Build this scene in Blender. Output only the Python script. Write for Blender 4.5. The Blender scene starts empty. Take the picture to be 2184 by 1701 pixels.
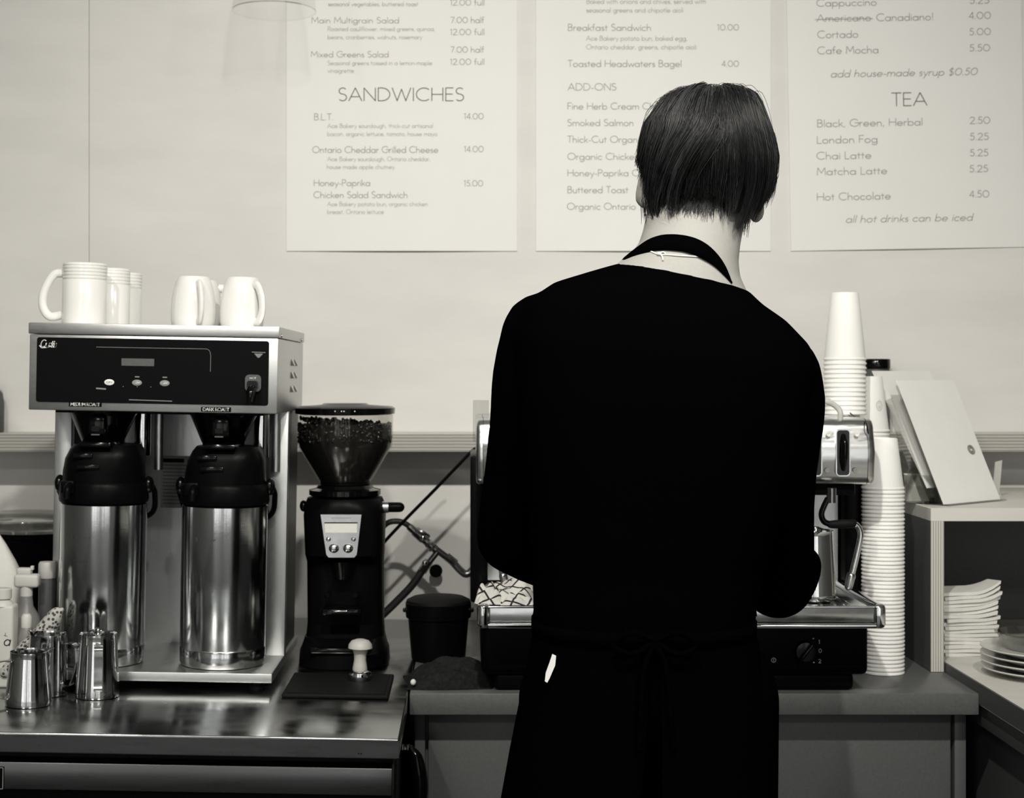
import bpy, bmesh, math, random
import numpy as np
from mathutils import Vector, Matrix, Euler
from mathutils.bvhtree import BVHTree

random.seed(7)
PI = math.pi
scene = bpy.context.scene
COL = scene.collection

# ------------------------------------------------------------------ camera
F = 3330.0                       # focal length in pixels of the 2184 px wide frame
VX, VY = 1000.0, 800.0           # where lines running away from the viewer meet
CZ = 1.45                        # eye height
CT = 0.85                        # worktop height
cam_d = bpy.data.cameras.new('camera')
cam = bpy.data.objects.new('camera', cam_d)
COL.objects.link(cam)
cam.location = (0, 0, CZ)
cam.rotation_euler = (PI / 2, 0, 0)
cam_d.sensor_width = 36.0
cam_d.sensor_fit = 'HORIZONTAL'
cam_d.lens = F / 2184.0 * 36.0
cam_d.shift_x = (1092.0 - VX) / 2184.0
cam_d.shift_y = -(850.5 - VY) / 2184.0
cam_d.clip_start = 0.05
cam_d.dof.use_dof = True
cam_d.dof.focus_distance = 2.35
cam_d.dof.aperture_fstop = 9.0
scene.camera = cam

# ------------------------------------------------------------------ colour management, world
vs = scene.view_settings
vs.view_transform = 'Standard'
vs.look = 'None'
vs.gamma = 1.0
vs.use_curve_mapping = False
vs.exposure = -0.28
world = bpy.data.worlds.new('world')
scene.world = world
world.use_nodes = True
world.node_tree.nodes['Background'].inputs[0].default_value = (0.95, 0.98, 1.0, 1)
world.node_tree.nodes['Background'].inputs[1].default_value = 0.6

WARM = (1.0, 0.968, 0.885)
WINDOWS = [(-2.45, 0.70), (-1.62, 0.56), (-0.86, 0.34), (-0.22, 0.22), (0.56, 0.48), (1.45, 0.56), (2.35, 0.80)]   # centre x, width; row widened for reflections in the steel
WIN_Y, WIN_Z0, WIN_Z1 = -3.6, 0.12, 2.75
for wx, ww in WINDOWS:                                  # daylight through the street windows
    ld = bpy.data.lights.new('window_daylight', 'AREA')
    ld.shape = 'RECTANGLE'
    ld.size = ww
    ld.size_y = WIN_Z1 - WIN_Z0
    ld.energy = 11.0 * ww / 0.5
    ld.color = (1.0, 0.985, 0.95)
    lo = bpy.data.objects.new('window_daylight', ld)
    COL.objects.link(lo)
    lo.location = (wx, WIN_Y - 0.12, (WIN_Z0 + WIN_Z1) / 2)
    lo.rotation_euler = (PI / 2, 0, 0)                 # shines towards +Y
SPOT_POWER = 158.0
FILL_POWER = 55.0

# ------------------------------------------------------------------ geometry helpers
def P(px, py, D):
    """world point that the photograph shows at (px, py) and that stands D metres away"""
    return Vector(((px - VX) * D / F, D, CZ - (py - VY) * D / F))

def crom(pts, n=6):
    """Catmull-Rom through points"""
    pts = [Vector(p) for p in pts]
    if len(pts) < 3:
        return pts
    out = []
    for i in range(len(pts) - 1):
        p0 = pts[i - 1] if i > 0 else pts[0] * 2 - pts[1]
        p1, p2 = pts[i], pts[i + 1]
        p3 = pts[i + 2] if i + 2 < len(pts) else pts[-1] * 2 - pts[-2]
        for k in range(n):
            t = k / n
            out.append(0.5 * ((2 * p1) + (p2 - p0) * t + (2 * p0 - 5 * p1 + 4 * p2 - p3) * t * t + (3 * p1 - p0 - 3 * p2 + p3) * t ** 3))
    out.append(pts[-1])
    return out

def lerp_tab(tab, x):
    """piecewise linear: tab rows (key, a, b, ...)"""
    if x <= tab[0][0]:
        return tab[0][1:]
    for r0, r1 in zip(tab, tab[1:]):
        if x <= r1[0]:
            t = (x - r0[0]) / (r1[0] - r0[0])
            return tuple(a + (b - a) * t for a, b in zip(r0[1:], r1[1:]))
    return tab[-1][1:]

class G:
    """collects shapes; build() links them as one mesh object"""
    def __init__(s):
        s.v = []
        s.f = []
    def add(s, v, f, M=None):
        o = len(s.v)
        if M is not None:
            v = [M @ Vector(p) for p in v]
        s.v += [tuple(p) for p in v]
        s.f += [tuple(i + o for i in q) for q in f]
        return s
    def box(s, x0, x1, y0, y1, z0, z1, b=0.0, seg=2, M=None):
        bm = bmesh.new()
        bmesh.ops.create_cube(bm, size=1.0)
        for v in bm.verts:
            v.co = Vector(((x0 + x1) / 2 + v.co.x * (x1 - x0), (y0 + y1) / 2 + v.co.y * (y1 - y0), (z0 + z1) / 2 + v.co.z * (z1 - z0)))
        if b > 0:
            bmesh.ops.bevel(bm, geom=list(bm.edges), offset=b, segments=seg, profile=0.5, affect='EDGES')
        bm.verts.index_update()
        s.add([v.co.copy() for v in bm.verts], [[v.index for v in f.verts] for f in bm.faces], M)
        bm.free()
        return s
    def lathe(s, prof, n=48, M=None, a0=0.0, a1=2 * PI, sx=1.0, sy=1.0):
        """profile of (r, z); closed round, ends capped when r > 0"""
        full = abs(a1 - a0 - 2 * PI) < 1e-6
        m = n if full else n + 1
        v, f = [], []
        rows = []
        for r, z in prof:
            if r < 1e-6:
                rows.append([len(v)])
                v.append((0, 0, z))
            else:
                rows.append(list(range(len(v), len(v) + m)))
                for i in range(m):
                    a = a0 + (a1 - a0) * i / n
                    v.append((r * math.sin(a) * sx, -r * math.cos(a) * sy, z))
        for A, B in zip(rows, rows[1:]):
            for i in range(n):
                j = (i + 1) % m
                if len(A) == 1 and len(B) == 1:
                    continue
                if len(A) == 1:
                    f.append((A[0], B[j], B[i]))
                elif len(B) == 1:
                    f.append((A[i], A[j], B[0]))
                else:
                    f.append((A[i], A[j], B[j], B[i]))
        if full:
            for R_, flip in ((rows[0], True), (rows[-1], False)):
                if len(R_) > 1:
                    f.append(tuple(reversed(R_)) if flip else tuple(R_))
        return s.add(v, f, M)
    def loft(s, rings, M=None, cap=True):
        n = len(rings[0])
        v, f = [], []
        for r in rings:
            v += [tuple(p) for p in r]
        for k in range(len(rings) - 1):
            for i in range(n):
                j = (i + 1) % n
                f.append((k * n + i, k * n + j, (k + 1) * n + j, (k + 1) * n + i))
        if cap:
            f.append(tuple(reversed(range(n))))
            f.append(tuple(range((len(rings) - 1) * n, len(rings) * n)))
        return s.add(v, f, M)
    def tube(s, path, r, n=10, round_ends=False, M=None, flat=1.0):
        path = [Vector(p) for p in path]
        m = len(path)
        rs = [r] * m if not hasattr(r, '__len__') else [r[0] + (r[-1] - r[0]) * 0 if False else lerp_tab([(i / (len(r) - 1), q) for i, q in enumerate(r)], k / (m - 1))[0] for k in range(m)]
        if round_ends:
            d0 = (path[0] - path[1]).normalized()
            d1 = (path[-1] - path[-2]).normalized()
            pre, post = [], []
            for a in (80, 55, 28):
                c, sn = math.cos(math.radians(a)), math.sin(math.radians(a))
                pre.append((path[0] + d0 * rs[0] * sn, rs[0] * c))
                post.append((path[-1] + d1 * rs[-1] * sn, rs[-1] * c))
            path = [p for p, _ in pre] + path + [p for p, _ in reversed(post)]
            rs = [q for _, q in pre] + rs + [q for _, q in reversed(post)]
            m = len(path)
        t0 = (path[1] - path[0]).normalized()
        up = Vector((0, 0, 1)) if abs(t0.z) < 0.9 else Vector((1, 0, 0))
        nrm = t0.cross(up).normalized()
        rings = []
        for i, p in enumerate(path):
            t = (path[min(i + 1, m - 1)] - path[max(i - 1, 0)]).normalized()
            nrm = (nrm - t * nrm.dot(t)).normalized()
            bn = t.cross(nrm)
            rings.append([p + (nrm * math.cos(2 * PI * k / n) + bn * math.sin(2 * PI * k / n) * flat) * rs[i] for k in range(n)])
        return s.loft(rings, M)
    def ball(s, c, rx, ry=None, rz=None, n=20, m=12, M=None):
        ry = rx if ry is None else ry
        rz = rx if rz is None else rz
        prof = [(math.sin(PI * i / m), -math.cos(PI * i / m)) for i in range(m + 1)]
        prof[0] = (0, -1)
        prof[-1] = (0, 1)
        MM = Matrix.Translation(Vector(c)) @ Matrix.Diagonal((rx, ry, rz, 1))
        return s.lathe(prof, n, MM if M is None else M @ MM)
    def prism(s, pts, y0, y1, M=None):
        """outline in x, z extruded along y"""
        n = len(pts)
        v = [(x, y0, z) for x, z in pts] + [(x, y1, z) for x, z in pts]
        f = [tuple(range(n)), tuple(reversed(range(n, 2 * n)))]
        for i in range(n):
            j = (i + 1) % n
            f.append((i, n + i, n + j, j))
        return s.add(v, f, M)
    def mesh(s, name, sharp=38):
        me = bpy.data.meshes.new(name)
        me.from_pydata(s.v, [], s.f)
        bm = bmesh.new()
        bm.from_mesh(me)
        bmesh.ops.recalc_face_normals(bm, faces=bm.faces)
        bm.to_mesh(me)
        bm.free()
        me.polygons.foreach_set('use_smooth', [True] * len(me.polygons))
        if sharp:
            me.set_sharp_from_angle(angle=math.radians(sharp))
        return me
    def build(s, name, m, parent=None, sharp=38):
        me = s.mesh(name, sharp)
        me.materials.append(m)
        return link(name, me, parent)

def link(name, data, parent=None):
    o = bpy.data.objects.new(name, data)
    COL.objects.link(o)
    if parent is not None:
        o.parent = parent
    return o

def tag(o, label=None, cat=None, group=None, kind=None):
    if label:
        o['label'] = label
    if cat:
        o['category'] = cat
    if group:
        o['group'] = group
    if kind:
        o['kind'] = kind
    return o

def thing(name, label, cat, loc=(0, 0, 0), rz=0.0, group=None):
    o = link(name, None)
    o.location = loc
    o.rotation_euler = (0, 0, rz)
    return tag(o, label, cat, group)

def copy_tree(o, parent=None):
    c = o.copy()
    COL.objects.link(c)
    c.parent = parent
    for ch in list(o.children):
        copy_tree(ch, c)
    return c

# the steel table stands a little out of level; all that stands on it follows
TILT = math.radians(1.0)
PIV = Vector((-0.115, 2.578, CT))
TR = Matrix.Rotation(TILT, 4, 'Y')
def on_table(o, rz=None):
    """tilt an object placed as if the table were level"""
    rz = o.rotation_euler.z if rz is None else rz
    o.location = PIV + TR @ (Vector(o.location) - PIV)
    o.rotation_euler = (TR @ Matrix.Rotation(rz, 4, 'Z')).to_euler()
    return o

def ring(cx, cy, cz, hx, hy, n=32, e=2.0, tilt=0.0):
    pts = []
    for i in range(n):
        a = 2 * PI * i / n
        c, s_ = math.sin(a), -math.cos(a)
        x = math.copysign(abs(c) ** (2 / e), c) * hx
        y = math.copysign(abs(s_) ** (2 / e), s_) * hy
        pts.append(Vector((cx + x, cy + y, cz + tilt * x)))
    return pts

# ------------------------------------------------------------------ materials
def mat(name, col, rough=0.5, metal=0.0, bump=0.0, scale=80.0, stretch=(1, 1, 1), var=0.0, spec=0.5, coat=0.0, trans=0.0, ior=1.45, rvar=0.0, alpha=1.0, sheen=0.0, aniso=0.0, detail=3.0):
    m = bpy.data.materials.new(name)
    m.use_nodes = True
    nt = m.node_tree
    b = nt.nodes['Principled BSDF']
    c = (col, col, col) if not hasattr(col, '__len__') else col
    b.inputs['Base Color'].default_value = (*c, 1)
    b.inputs['Roughness'].default_value = rough
    b.inputs['Metallic'].default_value = metal
    b.inputs['Specular IOR Level'].default_value = spec
    b.inputs['Coat Weight'].default_value = coat
    b.inputs['Transmission Weight'].default_value = trans
    b.inputs['IOR'].default_value = ior
    b.inputs['Alpha'].default_value = alpha
    b.inputs['Sheen Weight'].default_value = sheen
    b.inputs['Anisotropic'].default_value = aniso
    if bump or var or rvar:
        tc = nt.nodes.new('ShaderNodeTexCoord')
        mp = nt.nodes.new('ShaderNodeMapping')
        mp.inputs['Scale'].default_value = stretch
        nz = nt.nodes.new('ShaderNodeTexNoise')
        nz.inputs['Scale'].default_value = scale
        nz.inputs['Detail'].default_value = detail
        nt.links.new(tc.outputs['Object'], mp.inputs['Vector'])
        nt.links.new(mp.outputs['Vector'], nz.inputs['Vector'])
        if bump:
            bp = nt.nodes.new('ShaderNodeBump')
            bp.inputs['Strength'].default_value = bump
            bp.inputs['Distance'].default_value = 0.002
            nt.links.new(nz.outputs['Fac'], bp.inputs['Height'])
            nt.links.new(bp.outputs['Normal'], b.inputs['Normal'])
        if var:
            mr = nt.nodes.new('ShaderNodeMapRange')
            mr.inputs['From Min'].default_value = 0.3
            mr.inputs['From Max'].default_value = 0.7
            mr.inputs['To Min'].default_value = 1 - var
            mr.inputs['To Max'].default_value = 1 + var
            mx = nt.nodes.new('ShaderNodeVectorMath')
            mx.operation = 'SCALE'
            mx.inputs[0].default_value = c
            nt.links.new(nz.outputs['Fac'], mr.inputs['Value'])
            nt.links.new(mr.outputs['Result'], mx.inputs['Scale'])
            nt.links.new(mx.outputs['Vector'], b.inputs['Base Color'])
        if rvar:
            mr = nt.nodes.new('ShaderNodeMapRange')
            mr.inputs['From Min'].default_value = 0.3
            mr.inputs['From Max'].default_value = 0.7
            mr.inputs['To Min'].default_value = max(0.02, rough - rvar)
            mr.inputs['To Max'].default_value = rough + rvar
            nt.links.new(nz.outputs['Fac'], mr.inputs['Value'])
            nt.links.new(mr.outputs['Result'], b.inputs['Roughness'])
    return m

def ply_mat(name, light, dark, axis='Z', bands=130.0, rough=0.6):
    """cut edge of plywood: thin plies stacked along one axis"""
    m = mat(name, light, rough)
    nt = m.node_tree
    b = nt.nodes['Principled BSDF']
    tc = nt.nodes.new('ShaderNodeTexCoord')
    wv = nt.nodes.new('ShaderNodeTexWave')
    wv.wave_type = 'BANDS'
    wv.bands_direction = axis
    wv.inputs['Scale'].default_value = bands
    wv.inputs['Distortion'].default_value = 0.4
    wv.inputs['Detail'].default_value = 1.0
    rp = nt.nodes.new('ShaderNodeValToRGB')
    rp.color_ramp.elements[0].position = 0.25
    rp.color_ramp.elements[0].color = (*dark, 1)
    rp.color_ramp.elements[1].position = 0.6
    rp.color_ramp.elements[1].color = (*light, 1)
    nt.links.new(tc.outputs['Object'], wv.inputs['Vector'])
    nt.links.new(wv.outputs['Fac'], rp.inputs['Fac'])
    nt.links.new(rp.outputs['Color'], b.inputs['Base Color'])
    return m

M = {}
M['wall'] = mat('birch_plywood_wall', (0.70, 0.69, 0.668), 0.75, var=0.045, bump=0.04, scale=3.5, stretch=(1.0, 1.0, 3.2), detail=7, spec=0.3)
M['room'] = mat('painted_room', (0.26, 0.26, 0.257), 0.8, var=0.04, scale=2)
M['ceiling'] = mat('painted_ceiling', (0.68, 0.68, 0.67), 0.85, var=0.03, scale=2)
M['floor'] = mat('dark_floor', (0.10, 0.10, 0.10), 0.45, var=0.15, scale=5)
M['ply'] = ply_mat('plywood_edge', (0.46, 0.45, 0.415), (0.27, 0.262, 0.24), 'Z', 42.0)
M['plyv'] = ply_mat('plywood_edge_upright', (0.56, 0.54, 0.49), (0.30, 0.293, 0.27), 'X', 62.0)
M['plytop'] = mat('birch_board', (0.60, 0.59, 0.55), 0.5, var=0.06, scale=6, stretch=(0.3, 4, 1))
M['paper'] = mat('menu_paper', (0.775, 0.77, 0.755), 0.6, spec=0.3, var=0.01, scale=9)
M['ink'] = mat('black_ink', (0.035, 0.036, 0.037), 0.7)
M['ink2'] = mat('grey_ink', (0.27, 0.27, 0.265), 0.7)
M['ink3'] = mat('pale_ink', (0.42, 0.42, 0.41), 0.7)
M['laminate'] = mat('grey_laminate', (0.105, 0.108, 0.108), 0.36, var=0.10, scale=260, bump=0.02)
M['panel'] = mat('grey_cabinet_panel', (0.082, 0.085, 0.086), 0.5, var=0.08, scale=220)
M['sidegrey'] = mat('dark_grey_laminate', (0.07, 0.073, 0.076), 0.55, var=0.07, scale=120)
M['steel'] = mat('brushed_steel', (0.52, 0.525, 0.52), 0.38, 1.0, bump=0.05, scale=60, stretch=(1, 1, 40), rvar=0.06, var=0.06)
M['steelv'] = mat('brushed_steel_upright', (0.52, 0.53, 0.53), 0.36, 1.0, bump=0.05, scale=60, stretch=(40, 1, 1), rvar=0.06)
M['airpot'] = mat('airpot_steel', (0.60, 0.615, 0.62), 0.13, 1.0, bump=0.03, scale=30, stretch=(1, 1, 60), rvar=0.03)
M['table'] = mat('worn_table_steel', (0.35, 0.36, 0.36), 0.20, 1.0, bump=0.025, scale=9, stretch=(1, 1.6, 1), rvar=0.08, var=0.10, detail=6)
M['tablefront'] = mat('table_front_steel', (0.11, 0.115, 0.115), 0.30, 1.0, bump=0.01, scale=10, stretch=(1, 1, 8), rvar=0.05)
M['chrome'] = mat('polished_steel', (0.66, 0.67, 0.67), 0.09, 1.0, bump=0.02, scale=12)
M['machine'] = mat('machine_steel', (0.62, 0.625, 0.62), 0.21, 1.0, rvar=0.05, scale=30, stretch=(1, 1, 6), bump=0.02)
M['satin'] = mat('satin_steel', (0.55, 0.56, 0.56), 0.22, 1.0, rvar=0.05, scale=40)
M['black'] = mat('black_plastic', (0.0025, 0.0026, 0.0028), 0.34, spec=0.05, var=0.1, scale=50)
M['gloss'] = mat('glossy_black', (0.002, 0.0021, 0.0022), 0.12, spec=0.30, coat=0.0, rvar=0.03, scale=30)
M['rubber'] = mat('black_rubber', (0.005, 0.0052, 0.0055), 0.6, spec=0.15, bump=0.1, scale=300)
M['blackpanel'] = mat('black_fascia', (0.0022, 0.0022, 0.0025), 0.42, spec=0.08, bump=0.03, scale=20, stretch=(1, 1, 60))
M['white'] = mat('white_print', (0.78, 0.78, 0.75), 0.6, var=0.02)
M['grey'] = mat('grey_print', (0.22, 0.225, 0.225), 0.6, var=0.02)
M['lcd'] = mat('grey_display', (0.075, 0.078, 0.078), 0.35, var=0.10, scale=300)
M['pale'] = mat('pale_display', (0.66, 0.66, 0.62), 0.35, var=0.03)
M['ceramic'] = mat('white_ceramic', (0.74, 0.735, 0.715), 0.16, coat=0.3, var=0.01, scale=8)
M['cup'] = mat('white_paper_cup', (0.86, 0.855, 0.835), 0.55, spec=0.3, var=0.012, scale=20)
M['napkin'] = mat('white_napkin', (0.74, 0.735, 0.70), 0.9, spec=0.1, bump=0.15, scale=180, var=0.02)
M['plate'] = mat('stoneware_plate', (0.60, 0.595, 0.56), 0.22, coat=0.2, var=0.02)
M['jug'] = mat('white_jug_plastic', (0.50, 0.495, 0.47), 0.45, var=0.03, scale=20)
M['jugclear'] = mat('cloudy_plastic', (0.17, 0.17, 0.163), 0.35, var=0.06, scale=20)
M['wood'] = mat('turned_wood', (0.45, 0.44, 0.41), 0.5, var=0.08, scale=24, stretch=(1, 1, 0.2))
def thin(name, tint, rough, edge, face):
    """thin clear sheet: passes light straight through, mirrors more at a slant"""
    m = bpy.data.materials.new(name)
    m.use_nodes = True
    nt = m.node_tree
    nt.nodes.remove(nt.nodes['Principled BSDF'])
    tr = nt.nodes.new('ShaderNodeBsdfTransparent'); tr.inputs[0].default_value = (*tint, 1)
    gl = nt.nodes.new('ShaderNodeBsdfGlossy'); gl.inputs['Roughness'].default_value = rough
    lw = nt.nodes.new('ShaderNodeLayerWeight'); lw.inputs[0].default_value = .35
    mr = nt.nodes.new('ShaderNodeMapRange'); mr.inputs['To Min'].default_value = face; mr.inputs['To Max'].default_value = edge
    mx = nt.nodes.new('ShaderNodeMixShader')
    nt.links.new(lw.outputs['Facing'], mr.inputs['Value']); nt.links.new(mr.outputs[0], mx.inputs[0])
    nt.links.new(tr.outputs[0], mx.inputs[1]); nt.links.new(gl.outputs[0], mx.inputs[2])
    nt.links.new(mx.outputs[0], nt.nodes['Material Output'].inputs[0])
    return m
M['glass'] = thin('clear_glass', (0.995, 0.995, 0.995), .02, .09, .006)
M['acrylic'] = thin('clear_acrylic', (0.90, 0.905, 0.895), .06, .55, .08)
M['hopper'] = thin('clear_hopper', (0.90, 0.90, 0.89), .04, .22, .012)
M['bean'] = mat('roasted_bean', (0.014, 0.0135, 0.0125), 0.32, spec=0.4, var=0.2, scale=90)
M['cloth'] = mat('charcoal_cloth', (0.016, 0.0165, 0.017), 0.9, bump=0.6, scale=140, var=0.35, spec=0.1)
M['knit'] = mat('black_knit', (0.0010, 0.0010, 0.0011), 0.98, spec=0.0, bump=0.25, scale=260, stretch=(1, 1, 0.35))
M['apron'] = mat('black_canvas', (0.0010, 0.0010, 0.0011), 0.95, spec=0.0, bump=0.15, scale=320)
M['trouser'] = mat('black_trouser', (0.0010, 0.0010, 0.0011), 0.95, spec=0.0, bump=0.12, scale=260)
M['skin'] = mat('skin', (0.29, 0.285, 0.268), 0.55, spec=0.3, bump=0.05, scale=220, var=0.03)
M['hair'] = mat('black_hair', (0.007, 0.0072, 0.0078), 0.40, spec=0.42, var=0.35, scale=70, stretch=(1, 1, 0.3))
M['hair2'] = mat('dark_hair_sheen', (0.030, 0.031, 0.033), 0.42, spec=0.5, var=0.3, scale=70, stretch=(1, 1, 0.3))  # paler strands mixed in: natural variation, with grey sheen put into the colour
M['scalp'] = mat('hair_base', (0.004, 0.004, 0.0042), 0.7, spec=0.2, var=0.2, scale=80)
M['cord'] = mat('pale_cord', (0.70, 0.69, 0.65), 0.6, var=0.05)
M['brass'] = mat('nickel_fitting', (0.26, 0.26, 0.255), 0.22, 1.0, rvar=0.05, scale=60)
M['hose'] = mat('braided_hose', (0.03, 0.03, 0.03), 0.4, 0.5, bump=0.5, scale=500)

# checked tea towel
m = mat('checked_towel', (0.7, 0.69, 0.65), 0.95, spec=0.1)
nt = m.node_tree
tc = nt.nodes.new('ShaderNodeTexCoord')
sep = nt.nodes.new('ShaderNodeSeparateXYZ')
nt.links.new(tc.outputs['UV'], sep.inputs[0])
def _stripe(out):
    a = nt.nodes.new('ShaderNodeMath'); a.operation = 'MULTIPLY'; a.inputs[1].default_value = 7.0
    b = nt.nodes.new('ShaderNodeMath'); b.operation = 'FRACT'
    c = nt.nodes.new('ShaderNodeMath'); c.operation = 'LESS_THAN'; c.inputs[1].default_value = 0.13
    nt.links.new(out, a.inputs[0]); nt.links.new(a.outputs[0], b.inputs[0]); nt.links.new(b.outputs[0], c.inputs[0])
    return c.outputs[0]
mx = nt.nodes.new('ShaderNodeMath'); mx.operation = 'MAXIMUM'
nt.links.new(_stripe(sep.outputs[0]), mx.inputs[0]); nt.links.new(_stripe(sep.outputs[1]), mx.inputs[1])
rp = nt.nodes.new('ShaderNodeMix'); rp.data_type = 'RGBA'
rp.inputs[6].default_value = (0.66, 0.65, 0.61, 1); rp.inputs[7].default_value = (0.03, 0.03, 0.032, 1)
nt.links.new(mx.outputs[0], rp.inputs[0])
nt.links.new(rp.outputs[2], nt.nodes['Principled BSDF'].inputs['Base Color'])
M['towel'] = m

# patterned wrapper
m = mat('speckled_wrapper', (0.4, 0.4, 0.38), 0.7)
nt = m.node_tree
tc = nt.nodes.new('ShaderNodeTexCoord')
vo = nt.nodes.new('ShaderNodeTexVoronoi'); vo.inputs['Scale'].default_value = 150.0
rp = nt.nodes.new('ShaderNodeValToRGB')
rp.color_ramp.elements[0].position = 0.35; rp.color_ramp.elements[0].color = (0.04, 0.04, 0.04, 1)
rp.color_ramp.elements[1].position = 0.5; rp.color_ramp.elements[1].color = (0.42, 0.415, 0.39, 1)
nt.links.new(tc.outputs['Object'], vo.inputs['Vector']); nt.links.new(vo.outputs['Distance'], rp.inputs['Fac'])
nt.links.new(rp.outputs['Color'], nt.nodes['Principled BSDF'].inputs['Base Color'])
M['speckle'] = m

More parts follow.
